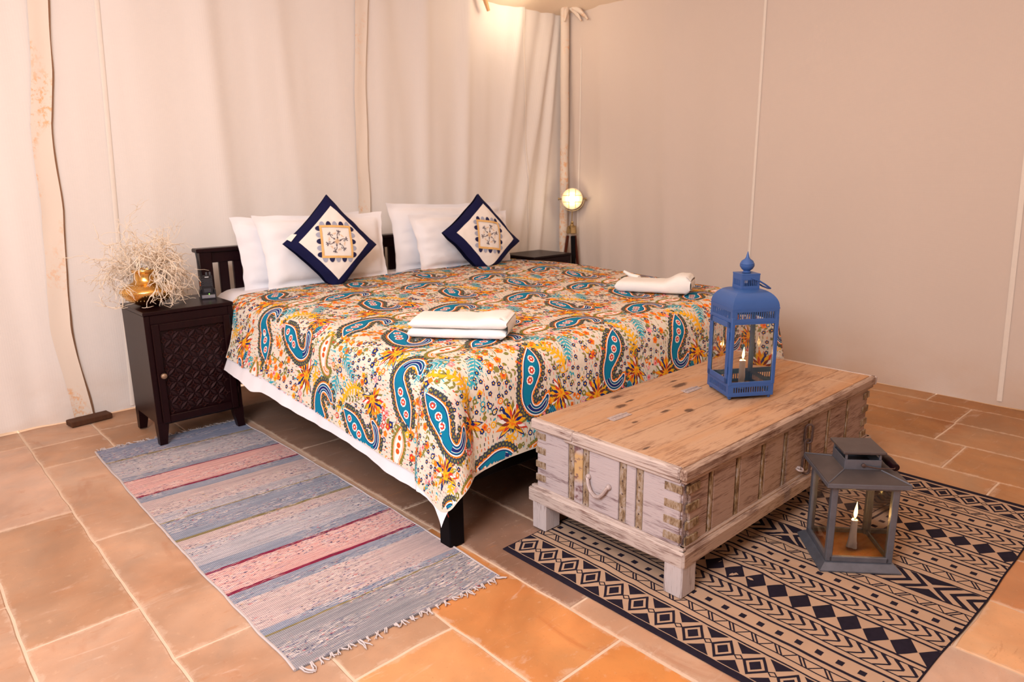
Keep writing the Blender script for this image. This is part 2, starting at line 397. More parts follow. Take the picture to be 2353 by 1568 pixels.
for i in range(len(XS)-1):
    x0, x1 = XS[i], XS[i+1]
    ys = JY.get(x0)
    if ys is None:
        o = rs.uniform(0, .85); ys = [FY0+o+.86*k for k in range(8)]
    ys = [FY0] + [y for y in ys if FY0+.15 < y < FY1-.08] + [FY1]
    for y0, y1 in zip(ys, ys[1:]):
        t = rs.choice(TONES)
        if x0 == 1.062 and y0 < 1.2: t = (.52, .205, .055)
        if x0 == 1.062 and 1.0 < y0 < 1.9: t = (.50, .22, .075)
        if x0 == .745 and y0 < 1.4: t = (.52, .26, .11)
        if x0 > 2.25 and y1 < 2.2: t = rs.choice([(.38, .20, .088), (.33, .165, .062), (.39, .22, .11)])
        if x0 == 1.985 and y0 < .4: t = (.62, .36, .19)
        if x0 == 2.30 and y0 < .9: t = (.46, .22, .10)
        if x0 in (1.365, 1.668, 1.985) and 1.2 < y0 < 3.4: t = (.25, .15, .105)  # the bed's shade painted into the tone of the slabs beneath it
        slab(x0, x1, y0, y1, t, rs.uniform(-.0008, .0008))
# ------------------------------------------------------------------ tent walls and roof
WZ = 2.52
def yback(x): return 4.2 - .075*sm(2.0, 4.4, x)
# (x at z=1.2, lean per metre of height, half width, depth)   folds of the back wall
FB = [(.20, 0, .12, .012), (.50, .02, .07, -.014), (1.22, 0, .10, .010), (1.62, .03, .07, .020), (1.80, .05, .11, -.016), (2.08, .07, .06, .010), (2.30, .10, .12, -.018), (2.70, -.03, .06, .010),
      (2.95, .07, .09, -.020), (3.02, -.04, .05, .022), (3.28, .0, .10, -.018), (3.36, -.06, .045, .026), (3.60, -.10, .08, -.022), (3.72, -.17, .04, .03), (3.90, -.20, .045, -.026), (3.98, -.24, .03, .026),
      (4.10, -.16, .04, -.03), (4.17, -.13, .022, .028), (-.3, .03, .1, .015), (-.8, 0, .12, -.02)]
def dback(x, z):
    d = 0
    for x0, ln, w, a in FB:
        t = (x - x0 - ln*(z-1.2)*-1)/w
        if abs(t) < 3: d += a*(.6 if x0 > 3.5 else .85)*math.exp(-t*t)
    return d + .006*nz(x*2.2, z*1.1, 1) + .003*nz(x*14, z*1.6, 4)
def grid(nu, nv, fn, flip=False):
    v = [fn(i/nu, j/nv) for j in range(nv+1) for i in range(nu+1)]; w = nu+1
    f = [(j*w+i, j*w+i+1, (j+1)*w+i+1, (j+1)*w+i) for j in range(nv) for i in range(nu)]
    if flip: f = [q[::-1] for q in f]
    return v, f
b = MB(); b.add(*grid(330, 40, lambda u, w: (-1.62+u*6.02, yback(-1.62+u*6.02) - dback(-1.62+u*6.02, w*WZ), (.007 + .012*nz(u*14, 2)) * (1-w) + w*WZ)))
wb = tag(b.build('wall_back', M_wall, ang=180), kind='structure')
XR = 4.38
FR = [(3.95, .06, .04, .02), (3.70, .03, .05, .012), (3.42, .06, .07, -.012), (3.10, .05, .06, .014), (2.85, .04, .10, -.012), (2.0, .0, .15, -.008), (1.5, .02, .2, .010), (.9, .0, .1, .006), (.3, 0, .2, -.012)]
def dright(y, z):
    d = 0
    for y0, ln, w, a in FR:
        t = (y - y0 - ln*(z-1.2))/w
        if abs(t) < 3: d += a*math.exp(-t*t)
    wrin = .006*math.exp(-(z/.22)**2)*nz(y*3, z*22, 3)
    return d + .008*nz(y*1.6, z*.9, 7) + wrin
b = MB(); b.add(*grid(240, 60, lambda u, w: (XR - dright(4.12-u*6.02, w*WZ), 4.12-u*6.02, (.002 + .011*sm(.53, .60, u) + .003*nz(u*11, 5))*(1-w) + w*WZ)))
wr = tag(b.build('wall_right', M_wall_shaded, ang=180), kind='structure')
# wall behind the camera and left wall with the open doorway the daylight comes through
b = MB(); b.add([(-1.62, -1.88, 0), (4.4, -1.88, 0), (4.4, -1.88, WZ), (-1.62, -1.88, WZ)], [(3, 2, 1, 0)])
tag(b.build('wall_front', M_wall, smooth=False), kind='structure')
b = MB()
for y0, y1, z0, z1 in ((1.55, 4.22, 0, WZ), (-1.88, -.45, 0, WZ), (-.45, 1.55, 2.28, WZ)):
    b.add([(-1.6, y0, z0), (-1.6, y1, z0), (-1.6, y1, z1), (-1.6, y0, z1)], [(3, 2, 1, 0)])
tag(b.build('wall_left', M_wall, smooth=False), kind='structure')
# roof: cotton sloping up from the eaves to a ridge, sagging a little at the edge
def roof(u, w):
    x = -1.66 + u*6.14; y = -1.95 + w*6.17
    e = min(x+1.66, 4.48-x, y+1.95, 4.22-y)
    sag = .02*math.cos((x-4.38)*2.1)*math.exp(-((y-4.1)/.3)**2)
    return (x, y, 2.43 + .42*min(1.9, max(0, e)) - sag*.6 + .012*nz(x*3, y*3))
b = MB(); b.add(*grid(70, 70, roof, True)); tag(b.build('ceiling', M_ceil, ang=180), kind='structure')
# seam flaps of the back wall (raised tape with a loose dark edge), thin seam bands
def flap(name, xz, wid, flip=1):
    b = MB(); n = 60
    def fx(z):
        for (za, xa), (zb, xb) in zip(xz, xz[1:]):
            if za <= z <= zb: return xa + (xb-xa)*(z-za)/(zb-za)
        return xz[-1][1]
    def tape(u, w):
        z = .02 + w*(WZ-.03); x = fx(z) + (u-.5)*(wid + .012*nz(z*2.3, 9)) + .006*nz(z*4, 3)
        lift = .010 + .016*u**2 + .006*nz(z*3, u*2)
        return (x, yback(x) - max(dback(x, z), -.004) - lift, z)
    b.add(*grid(5, n, tape))
    o = b.build('seam_tape', M_seam, wb, ang=180)
    b = MB()
    def edge(u, w):
        p = tape(1, w); return (p[0] + u*.010*(1 + .6*nz(p[2]*5, 1)), p[1] + u*.018, p[2])
    b.add(*grid(1, n, edge)); b.build('seam_edge', M_flap, wb, ang=180)
flap('a', [(0, .735), (.5, .69), (1.1, .735), (1.5, .745), (1.75, .785), (2.55, .855)], .085)
flap('b', [(0, 2.50), (.9, 2.512), (1.6, 2.53), (1.8, 2.535), (2.55, 2.60)], .075)
def band(wall, fpt, z0, z1, wid, mat):
    b = MB(); b.add(*grid(2, 40, lambda u, w: fpt((u-.5)*wid, z0+w*(z1-z0), .004 + .004*(1-abs(2*u-1))))); b.build('seam_band', mat, wall, ang=180)
def fb(x0, sl):
    return lambda du, z, l: (x0+sl*z+du, yback(x0+sl*z+du) - dback(x0+sl*z+du, z) - l, z)
band(wb, fb(.975, .046), .02, WZ, .022, M_ridge)
band(wb, fb(4.02, -.03), .02, WZ, .012, M_ridge)
def fr_(y0, sl):
    return lambda du, z, l: (XR - dright(y0+sl*z+du, z) - l, y0+sl*z+du, z)
band(wr, fr_(2.403, 0), .03, WZ, .018, M_ridge); band(wr, fr_(.885, .035), .03, WZ, .024, M_ridge); band(wr, fr_(3.93, .0), .3, 2.2, .010, M_ridge)
# corner pole in its fabric sleeve
b = MB()
b.tube([(4.315 + .006*nz(z*2, 0), 4.045 + .006*nz(0, z*2), z) for z in [k*.1 for k in range(26)]], [.034 + .004*nz(k*.4, 3) for k in range(26)], 14)
cp = tag(b.build('tent_pole', M_seam, ang=60), 'cloth-sleeved tent pole standing in the far corner behind the lamp', 'tent pole')
b = MB()
for k, (dx, dy) in enumerate(((.02, -.10), (.015, -.16), (-.05, -.02))):
    b.tube([(4.33+dx*t*1.2, 4.03+dy*t*1.2, 2.50-.11*t*t) for t in (0, .3, .6, 1)], [.012, .022, .02, .006], 8)
b.build('cloth_gather', M_seam, cp, ang=60)
b = MB(); b.tube([(3.52, 4.10, 2.52), (3.54, 4.085, 2.44), (3.57, 4.09, 2.385)], [.010, .016, .012], 8)
o = b.build('hanging_tie', plain('orange_stained_tie', (.74, .42, .20), .9), wb)
# wooden foot of the seam pole
b = MB().box((.745, 4.118, .017), (.20, .075, .03), .004, M=T(.745, 4.118, 0) @ RZ(D(8)) @ T(-.745, -4.118, 0))
tag(b.build('wooden_block', dark_wood('old_brown_wood', (.05, .02, .01), (.12, .05, .025), .7)), 'small dark wooden block on the floor under the left wall seam', 'block')
# ------------------------------------------------------------------ striped rag rug
RX0, RY0 = .65, 1.535
def rag_mat():
    n = N('rag_rug_weave', .95, .1); p = n.co(); s = n.sep(p)
    yy = n.math('ADD', s[1], n.math('ADD', n.math('MULTIPLY', s[0], .04), n.math('MULTIPLY', n.math('SUBTRACT', n.noise(n.map(p, (4, 14, 1)), 1, 3), .5), .010)))
    t = n.math('DIVIDE', yy, 2.1)
    A = (.245, .275, .345); B = (.40, .385, .42); P = (.62, .36, .335); Q = (.48, .38, .37); G = (.30, .30, .335); K = (.20, .012, .045); O = (.22, .18, .08)
    E = (.27, .265, .285); F = (.20, .235, .33)
    ed = [(0, E), (.092, O), (.0975, A), (.112, Q), (.195, A), (.2205, K), (.2275, P), (.3005, K), (.3075, A), (.335, B), (.40, Q), (.436, O), (.442, A), (.5205, O), (.526, B), (.56, Q), (.635, A),
          (.6635, K), (.6705, P), (.754, K), (.761, A), (.785, B), (.87, G), (.890, O), (.896, F)]
    base = n.ramp(t, ed, 'CONSTANT')
    fl_ = n.noise(n.map(p, (22, 190, 1)), 1, 3, .7); f2 = n.noise(n.map(p, (60, 150, 1), (3, 1, 0)), 1, 2, .6); f3 = n.noise(n.map(p, (7, 60, 1)), 1, 3)
    big = n.rng(n.noise(n.map(p, (3, 9, 1)), 1, 2), .35, .65)
    c = n.mix(n.rng(f3, .35, .7), base, n.mix(1, base, (1.28, 1.22, 1.2), 'MULTIPLY'))
    row = n.noise(n.map(p, (1.6, 150, 1), (2, 7, 0)), 1, 2, .6)
    c = n.mix(n.rng(row, .40, .62, 0, .55), c, n.mix(1, c, (.62, .60, .66), 'MULTIPLY'))
    keep = n.rng(n.noise(n.map(p, (2.2, 8, 1), (4, 1, 0)), 1, 2), .40, .56, .06, 1)
    c = n.mix(n.math('MULTIPLY', n.rng(fl_, .51, .60, 0, .85), keep), c, (.74, .62, .58))
    c = n.mix(n.math('MULTIPLY', n.rng(f2, .59, .64, 0, .95), keep), c, (.045, .05, .12))
    c = n.mix(n.math('MULTIPLY', n.rng(n.noise(n.map(p, (45, 130, 1), (9, 4, 0)), 1, 2), .63, .68, 0, .75), keep), c, (.50, .09, .10))
    c = n.mix(n.math('MULTIPLY', n.rng(n.noise(n.map(p, (40, 130, 1), (1, 14, 0)), 1, 2), .66, .70, 0, .7), keep), c, (.62, .40, .16))
    c = n.mix(n.math('MULTIPLY', n.rng(n.noise(n.map(p, (14, 120, 1), (6, 24, 0)), 1, 2), .60, .68, 0, .55), keep), c, (.13, .17, .34))
    n.col(c); w = n.math('MULTIPLY', n.wave(n.map(p, (0, 1, 0)), 48, 'Y', .6), n.wave(n.map(p, (1, 0, 0)), 62, 'X', .6))
    n.bump(n.math('ADD', w, fl_), .42, .004); return n.m
M_rag = rag_mat()
def rag_pt(u, w, top=True):
    y = w*2.075; x = u*.672 + .006*nz(y*7, u*2) + .004*nz(y*2, 5)
    x += (.012*math.sin(y*1.6) if u > .5 else -.006*math.sin(y*1.9))*abs(2*u-1)
    yw = y + .018*(1-w) - .040*u
    z = .0065 + .0012*nz(x*30, y*30) + .0015*nz(x*5, y*5, 2)
    return (x, yw, z)
b = MB(); v, f = grid(40, 130, lambda u, w: rag_pt(u, w)); b.add(v, f)
rim = [i for i in range(41)] + [41*j+40 for j in range(1, 131)] + [41*130+i for i in range(39, -1, -1)] + [41*j for j in range(129, 0, -1)]
bv = [(v[i][0], v[i][1], .001) for i in rim]; top = [v[i] for i in rim]; n_ = len(rim)
b.add(top+bv, [(i, n_+i, n_+(i+1) % n_, (i+1) % n_) for i in range(n_)])
rug = b.build('striped_rug', M_rag, ang=180); rug.location = (RX0, RY0, 0)
tag(rug, 'striped blue-grey and pink rag rug with fringed ends beside the bed', 'rug')
M_fr = linen('fringe_cotton', (.54, .47, .46))
def tassel(x, y, dirn, seed, ln=.05):
    r = random.Random(seed); b = MB()
    for k in range(3):
        a = r.uniform(-.5, .5); x1 = x + r.uniform(-.006, .006); pts = []; px, py = x1, y
        for s in range(5):
            pts.append((px, py, .0055 if s == 0 else .0035 + .002*r.random())); a += r.uniform(-.5, .5)
            px += math.sin(a)*ln/4; py += dirn*math.cos(a)*ln/4
        b.tube(pts, [.0024, .0028, .0022, .0019, .0012], 5)
    return b.build('tassel', M_fr, rug)
for k in range(24):
    u = (k+.5)/24; p = rag_pt(u, 0); tassel(p[0], p[1]+.002, -1, k, random.choice([.022, .034, .048, .026])); p = rag_pt(u, 1); tassel(p[0], p[1]-.002, 1, 50+k, .04)
# corded side edge of the rug
b = MB(); b.tube([(rag_pt(0, k/80)[0]-.001, rag_pt(0, k/80)[1], .0045+.001*nz(k*.9, 2)) for k in range(81)], [.0042+.0012*nz(k*1.3, 7) for k in range(81)], 6)
b.tube([(rag_pt(1, k/80)[0]+.001, rag_pt(1, k/80)[1], .0045) for k in range(81)], .004, 6)
b.build('selvedge', M_fr, rug)
# ------------------------------------------------------------------ black and tan printed rug
def bz(x, y):
    h = .0015*nz(x*6, y*6, 2) + .001*nz(x*18, y*18, 4)
    h += .011*math.exp(-((x-1.62)/.10)**2 - ((y-1.33)/.18)**2)*(.6+.8*abs(nz(x*12, y*9, 6)))
    h += .010*math.exp(-((x-2.02)/.22)**2 - ((y-1.0)/.12)**2)*abs(nz(x*11, y*13, 1))*2
    return .0042 + max(-.001, h)
def bmap(x, y):      # small hand-printed wobble of the pattern
    return (x + .0022*nz(x*9, y*9, 11) + .0012*nz(x*30, y*30, 5), y + .0022*nz(x*9, y*9, 21))
BX0, BX1, BY0, BY1 = 1.448, 3.078, .418, 1.632
M_tan = plain('tan_printed_cotton', (.45, .295, .20), .95, .1, var=.10, scale=9, bump=.1)
M_ink = plain('black_block_print', (.016, .012, .022), .92, .12, var=.35, scale=60)
def by0(x): return BY0 + .018*sm(2.3, 1.75, x) + .004*nz(x*5, 3)
def bedge(x, y):     # keeps the outline
    return x, max(y, by0(x))
v, f = grid(160, 120, lambda u, w: (lambda x, y: (x, y, bz(x, y)))(BX0 + u*(BX1-BX0) + (.022*math.sin(w*PI) if u == 0 else 0)*0, by0(BX0+u*(BX1-BX0)) + w*(BY1-by0(BX0+u*(BX1-BX0)) - .03*(1-u)*0)))
b = MB().add(v, f, 0)
def ink(poly, lift=.0007):
    # polygon in rug plan, cut off at the rug's edges, cut into a fan that follows the cloth
    for side in range(4):
        out = []
        for i in range(len(poly)):
            p, q = poly[i], poly[(i+1) % len(poly)]
            def d(a): return (a[0]-BX0, BX1-a[0], a[1]-by0(a[0]), BY1-a[1])[side]
            dp, dq = d(p), d(q)
            if dp >= 0: out.append(p)
            if (dp >= 0) != (dq >= 0):
                t = dp/(dp-dq); out.append((p[0]+t*(q[0]-p[0]), p[1]+t*(q[1]-p[1])))
        poly = out
        if len(poly) < 3: return
    pts = []
    for i in range(len(poly)):
        p, q = poly[i], poly[(i+1) % len(poly)]; k = max(1, int(math.dist(p, q)/.012))
        for s in range(k): t = s/k; pts.append((p[0]+t*(q[0]-p[0]), p[1]+t*(q[1]-p[1])))
    ar = sum(pts[i][0]*pts[(i+1) % len(pts)][1]-pts[(i+1) % len(pts)][0]*pts[i][1] for i in range(len(pts)))
    if ar < 0: pts = pts[::-1]
    mp = [(max(BX0, min(BX1, a)), min(BY1, max(by0(a), c))) for a, c in (bmap(*p) for p in pts)]
    c = (sum(p[0] for p in mp)/len(mp), sum(p[1] for p in mp)/len(mp))
    vv = [(p[0], p[1], bz(*p)+lift) for p in mp] + [(c[0], c[1], bz(*c)+lift)]; n = len(mp)
    b.add(vv, [(i, (i+1) % n, n) for i in range(n)], 1)
def stroke(p, q, w):
    dx, dy = q[0]-p[0], q[1]-p[1]; l = math.hypot(dx, dy); k = max(1, int(l/.02)); nx, ny = -dy/l*w/2, dx/l*w/2
    for s in range(k):
        a = (p[0]+dx*s/k, p[1]+dy*s/k); c = (p[0]+dx*(s+1)/k, p[1]+dy*(s+1)/k)
        ink([(a[0]-nx, a[1]-ny), (c[0]-nx, c[1]-ny), (c[0]+nx, c[1]+ny), (a[0]+nx, a[1]+ny)])
def ring(cx, cy_, hx, hy, w):
    o = [(cx-hx, cy_), (cx, cy_-hy), (cx+hx, cy_), (cx, cy_+hy)]; k = 1 - w/min(hx, hy)
    i_ = [(cx+(x-cx)*k, cy_+(y-cy_)*k) for x, y in o]
    for a in range(4): c = (a+1) % 4; ink([o[a], o[c], i_[c], i_[a]])
def dia(cx, cy_, hx, hy): ink([(cx-hx, cy_), (cx, cy_-hy), (cx+hx, cy_), (cx, cy_+hy)])
MID = 2.238
def vline(x, w): stroke((x, BY0-.02), (x, BY1), w)
for side in (-1, 1):
    sx = lambda x: x if side < 0 else MID + (MID-x)*1.05
    vline(sx(1.456), .022) if side < 0 else vline(3.066, .024)
    y = .931 + .0935*12
    while y > BY0 - .1:                                     # lozenge border
        c = sx(1.524); ring(c, y, .049, .036, .0095); dia(c, y, .024, .0175); ring(c, y-.0468, .0125, .0145, .0045)
        for s in (-1, 1):
            xo = c + s*.054; xi = c + s*.018
            ink([(xo, y-.0468+.034), (xo, y-.0468-.034), (xi, y-.0468)])
        y -= .0935
    for x, w in ((1.586, .0055), (1.611, .004), (1.643, .004), (1.665, .0095), (1.727, .0085), (1.748, .0042), (1.812, .0042), (1.832, .008), (1.930, .008), (1.951, .0042), (2.014, .0042), (2.036, .0085), (2.098, .0085), (2.119, .004), (2.155, .004), (2.183, .006)):
        vline(sx(x), w)
    for a, c in ((1.612, 1.643), (2.120, 2.155)):          # zigzag with double bars
        y = 1.013 + .068*10
        while y > BY0-.1:
            q = 1 if a < 2 else -1
            A_, C_ = (sx(a), sx(c)) if q > 0 else (sx(c), sx(a))
            stroke((C_, y), (A_, y-.024), .0045); stroke((C_, y+.011), (A_, y-.013), .0045); stroke((A_, y-.027), (C_, y-.054), .0035); y -= .068
    for xq in (1.694, 2.067):                               # row of little squares
        y = .876 + .0555*14
        while y > BY0:
            c = sx(xq); ink([(c-.0095, y-.009), (c+.0095, y-.009), (c+.0095, y+.009), (c-.0095, y+.009)]); y -= .0555
    for a, c in ((1.749, 1.811), (1.952, 2.013)):           # chevrons
        y = .992 + .0323*21
        while y > BY0-.1:
            m_ = (sx(a)+sx(c))/2; lo, hi = min(sx(a), sx(c)), max(sx(a), sx(c))
            stroke((m_, y), (hi, y+.030), .0085); stroke((m_, y-.001), (lo, y+.033), .005)
            ink([(hi, y+.034), (hi, y+.016), (hi-.010, y+.026)])
            y -= .0323
    y = .867 + .0715*11
    while y > BY0-.1:                                       # big solid lozenges
        dia(sx(1.881), y, .048, .034*1.02); y -= .0715
for xc in (.555, 1.0, 1.445):                               # centre band of nested arrowheads meeting in crosses
    for sg in (-1, 1):
        for k in range(5):
            y = xc + sg*(.006+.044*k)
            if k*.044 > .205: break
            for s in (-1, 1):
                e = (MID + s*.053, y + sg*.062)
                dx = .015
                ink([(MID, y), (MID, y+sg*.019), (e[0], e[1]+sg*.008), (e[0], e[1]-sg*.012)])
    for s in (-1, 1): ink([(MID+s*.055, xc+.052), (MID+s*.055, xc-.052), (MID+s*.017, xc)])
prug = b.build('printed_rug', [M_tan, M_ink], ang=180)
b = MB(); e_ = [(BX0+(BX1-BX0)*k/60, by0(BX0+(BX1-BX0)*k/60)) for k in range(61)] + [(BX1, BY0+(BY1-BY0)*k/40) for k in range(1, 41)] + [(BX1-(BX1-BX0)*k/60, BY1) for k in range(1, 61)] + [(BX0, BY1-(BY1-BY0)*k/40) for k in range(1, 40)]
b.tube([(x, y, max(.0028, bz(x, y)-.0018)) for x, y in e_], .0026, 6, closed=True); b.build('bound_edge', M_ink, prug)
tag(prug, 'black and tan block-printed rug under the wooden trunk', 'rug')
# ------------------------------------------------------------------ bed
XL, XRB, YF, YH = 1.302, 3.56, 1.765, 3.93
bed = thing('double_bed', 'dark wooden double bed with slatted headboard under the paisley quilt', 'bed', (2.42, 2.85, 0))
BO = (2.42, 2.85, 0)
for x, y, h in ((1.349, 1.787, .30), (3.50, 1.787, .30), (1.350, 3.905, .865), (3.385, 3.905, .865)):
    MB().box((x, y, h/2), (.064, .060, h), .004).build('bed_leg', M_black if h < .5 else M_bedwood, bed, off=BO)
b = MB().box((2.367, 3.905, .873), (2.132, .075, .022), .009); b.build('headboard_cap', M_bedwood, bed, off=BO)
MB().box((2.367, 3.905, .833), (1.98, .035, .058), .003).build('headboard_rail', M_bedwood, bed, off=BO)
MB().box((2.367, 3.905, .50), (1.98, .035, .16), .003).build('headboard_rail', M_bedwood, bed, off=BO)
sl = MB().box((0, 0, 0), (.049, .022, .232), .003).build('headboard_slat', M_bedwood, bed); k = 0
x = 1.4475
while x < 3.33:
    if k == 0: sl.location = (x-BO[0], 3.905-BO[1], .692); k = 1
    else: inst(sl, (x-BO[0], 3.905-BO[1], .692), None, bed)
    x += .0775
for x in (1.372, 3.478): MB().box((x, 2.845, .265), (.03, 2.07, .13), .003).build('side_rail', M_black, bed, off=BO)
MB().box((2.425, 1.80, .265), (2.07, .03, .13), .003).build('foot_rail', M_black, bed, off=BO)
MB().box((2.425, 2.85, .312), (2.06, 2.04, .03), .002).build('bed_board', M_black, bed, off=BO)
b = MB(); n = 40
def mat_pt(u, w): return None
b.box((2.425, 2.845, .478), (2.05, 2.04, .30), .07)
mt = b.build('mattress', M_sheet, ang=50); tag(mt, 'thick white mattress on the dark bed frame, its sheeted edge hidden by the quilt', 'mattress')
def zt(x, y):
    z = .624 + .042*sm(1.95, 3.25, y) - .012*sm(3.3, 3.75, y)
    z += .012*sm(XL, XL+.4, x)*sm(XRB, XRB-.4, x)
    return z + .003*nz(x*3, y*3, 3) + .0015*nz(x*8, y*8, 5)
def drape(a, b_, off=0., r=.12, xl=XL, xr=XRB, yf=YF, flare=.13, wav=0., tip=.05):
    # flat cloth point -> bed surface; outside the top it rolls over the edge and hangs
    cx = min(max(a, xl+r), xr-r); c2 = max(b_, yf+r); dx, dy = a-cx, b_-c2; L = math.hypot(dx, dy)
    z0 = zt(cx, c2)
    if L < 1e-9: return (a, b_, z0+off)
    ux, uy = dx/L, dy/L
    if L < r*PI/2: th = L/r; h = r*math.sin(th); dr = r*(1-math.cos(th)); ho = off*math.sin(th); zo = off*math.cos(th)
    else: e = L-r*PI/2; h = r + (flare + (.34*sm(2.4, 3.4, c2)*(1-sm(3.455, 3.52, c2)) if ux < -.7 else 0))*e; dr = r + e; ho = off; zo = 0
    hang = max(0, L-r*PI/2)
    if ux != 0 and uy != 0 and hang >= 0:                                # fold at the corner
        ph = math.atan2(abs(uy), abs(ux)); cz = math.sin(2*ph)
        h = h*(1+.36*cz) + hang*(.09*math.sin(ph*6.2+.6)*cz); dr *= 1 - tip*cz
    s = a if abs(uy) > abs(ux) else b_
    h += hang*(.045*nz(s*3.2, 1.5+wav) + .02*nz(s*9, 4+wav)) + wav*hang*.3*nz(s*16, 2)
    return (cx+ux*(h+ho), c2+uy*(h+ho), z0 - dr + zo)
sh_l = lambda y: .445 - .10*sm(1.9, 3.7, y)                # flat overhang of the left edge
def qleft(y): return XL+.12 - sh_l(y) - .006*nz(y*4, 2)
def qfoot(x): return YF+.12 - (.438 + .006*nz(x*4, 6))
def qhead(x): return 3.60 - .175*sm(1.44, 1.12, x) + .14*sm(1.4, 3.6, x) + .008*nz(x*4, 1)
QR = XRB-.12+.42
def quilt_flat(u, w):
    y_ = qfoot(2) + w*(3.66-qfoot(2)); x = qleft(y_) + u*(QR-qleft(y_))
    y = qfoot(x) + w*(qhead(x)-qfoot(x))
    cx, cy_ = qleft(y)+QRC, qfoot(x)+QRC
    if x < cx and y < cy_:
        dx, dy = (cx-x)/QRC, (cy_-y)/QRC; k = max(dx, dy)/max(1e-6, math.hypot(dx, dy)); x, y = cx-dx*k*QRC, cy_-dy*k*QRC
    return x, y
QRC = .15
def qin(x, y):
    if not (qleft(y)+.004 < x < QR-.004 and qfoot(x)+.004 < y < qhead(x)-.004): return False
    dx, dy = qleft(y)+QRC-x, qfoot(x)+QRC-y
    return not (dx > 0 and dy > 0 and math.hypot(dx, dy) > QRC-.008)
# --- white sheet under the quilt
def sheet(u, w):
    y = (YF+.12-.425) + w*(3.90-(YF+.12-.425)); ov = .500 - .095*sm(1.9, 3.7, y) + .022*nz(y*2.3, 3) + .018*math.exp(-((y-3.12)/.07)**2)
    y -= .045*(1-w)*sm(.26, .10, u)
    x = XL+.125-ov + u*(XRB-.12+.43-(XL+.12-ov)); inset = .055*sm(3.42, 3.50, y)
    if u < .5: x += (inset+.05*sm(3.44, 3.5, y))*(1-u*2)
    return drape(x, y, -.010, xl=XL+inset, flare=.13, wav=.05, tip=.155)
b = MB(); b.add(*grid(150, 130, sheet)); o = b.build('bed_sheet', M_sheet, ang=180); tag(o, 'white bed sheet hanging below the hem of the paisley quilt', 'sheet')
# --- quilt with printed paisley
b = MB(); NQ = 230; v, f = grid(NQ, NQ, lambda u, w: drape(*quilt_flat(u, w)))
b.add(v, f, 0)
rq = random.Random(11)
lay = [0]
def qpoly(pts, col, lvl=1, centre=None):
    # printed shape given in flat cloth coordinates (fan from its centre)
    n = len(pts); c = centre or (sum(p[0] for p in pts)/n, sum(p[1] for p in pts)/n)
    for x, y in pts:
        if not qin(x, y): return
    ar = sum(pts[i][0]*pts[(i+1) % n][1]-pts[(i+1) % n][0]*pts[i][1] for i in range(n))
    if ar < 0: pts = pts[::-1]
    off = .0004 + .00022*lvl
    b.add([drape(x, y, off) for x, y in pts] + [drape(*c, off)], [(i, (i+1) % n, n) for i in range(n)], QI[col])
def qstrip(l, r, col, lvl=1):
    wmax = max(math.dist(p, q) for p, q in zip(l, r)); k = max(1, min(6, int(wmax/.011)))
    for i in range(len(l)-1):
        for q in range(k):
            m = lambda a, c, t: (a[0]+(c[0]-a[0])*t, a[1]+(c[1]-a[1])*t)
            qpoly([m(l[i], r[i], q/k), m(l[i+1], r[i+1], q/k), m(l[i+1], r[i+1], (q+1)/k), m(l[i], r[i], (q+1)/k)], col, lvl)
class Fr:   # local frame of a motif
    def __init__(s, x, y, a, k, m=1): s.x, s.y, s.c, s.s, s.k, s.m = x, y, math.cos(a), math.sin(a), k, m
    def __call__(s, u, v):
        u *= s.m; return (s.x + s.k*(s.c*u - s.s*v), s.y + s.k*(s.s*u + s.c*v))
def disc(F, u, v, r, col, lvl, n=7, sq=1., a=0): qpoly([F(u+r*math.cos(2*PI*i/n+a), v+sq*r*math.sin(2*PI*i/n+a)) for i in range(n)], col, lvl)
def flower(F, u, v, r, col, eye, lvl=2, n=5):
    pts = []
    for i in range(n*2): rr = r*(1. if i % 2 == 0 else .74); pts.append(F(u+rr*math.cos(PI*i/n), v+rr*math.sin(PI*i/n)))
    qpoly(pts, col, lvl)
    if eye: disc(F, u, v, r*.36, eye, lvl+1, 5)
def petal(F, u, v, a, l, w, col, lvl):
    c, s = math.cos(a), math.sin(a)
    P = lambda t, q: F(u+c*t-s*q, v+s*t+c*q)
    qpoly([P(0, 0), P(l*.35, w), P(l*.7, w*.8), P(l, 0), P(l*.7, -w*.8), P(l*.35, -w)], col, lvl)
def line(F, pts, w, col, lvl=2):
    l, r = [], []
    for i, p in enumerate(pts):
        q0, q1 = pts[max(0, i-1)], pts[min(len(pts)-1, i+1)]; dx, dy = q1[0]-q0[0], q1[1]-q0[1]; d = math.hypot(dx, dy) or 1
        ww = w*(1 if not isinstance(w, list) else 1); l.append(F(p[0]-dy/d*w/2, p[1]+dx/d*w/2)); r.append(F(p[0]+dy/d*w/2, p[1]-dx/d*w/2))
    qstrip(r, l, col, lvl)
def spine(hook=1.):
    # centre line and half widths of a paisley: drop at the bottom, hooked tail on top
    pts = []; n = 40
    for i in range(n+1):
        t = i/n
        if t < .55: x = .035*math.sin(t/.55*PI*.5)*0 - .10*(t/.55)**2*.35; y = -.5 + t/.55*.62
        else:
            q = (t-.55)/.45*PI*.98*hook; R = .205
            x = -.035 + R - R*math.cos(q); y = .12 + R*1.25*math.sin(q)
        pts.append((x, y))
    wd = []
    for i in range(n+1):
        t = i/n
        wd.append(.128*math.sin(min(1, t/.30)*PI*.5)*(1-sm(.30, .78, t)*.70)*(1-sm(.93, 1, t)*.8) + .0005)
    return pts, wd
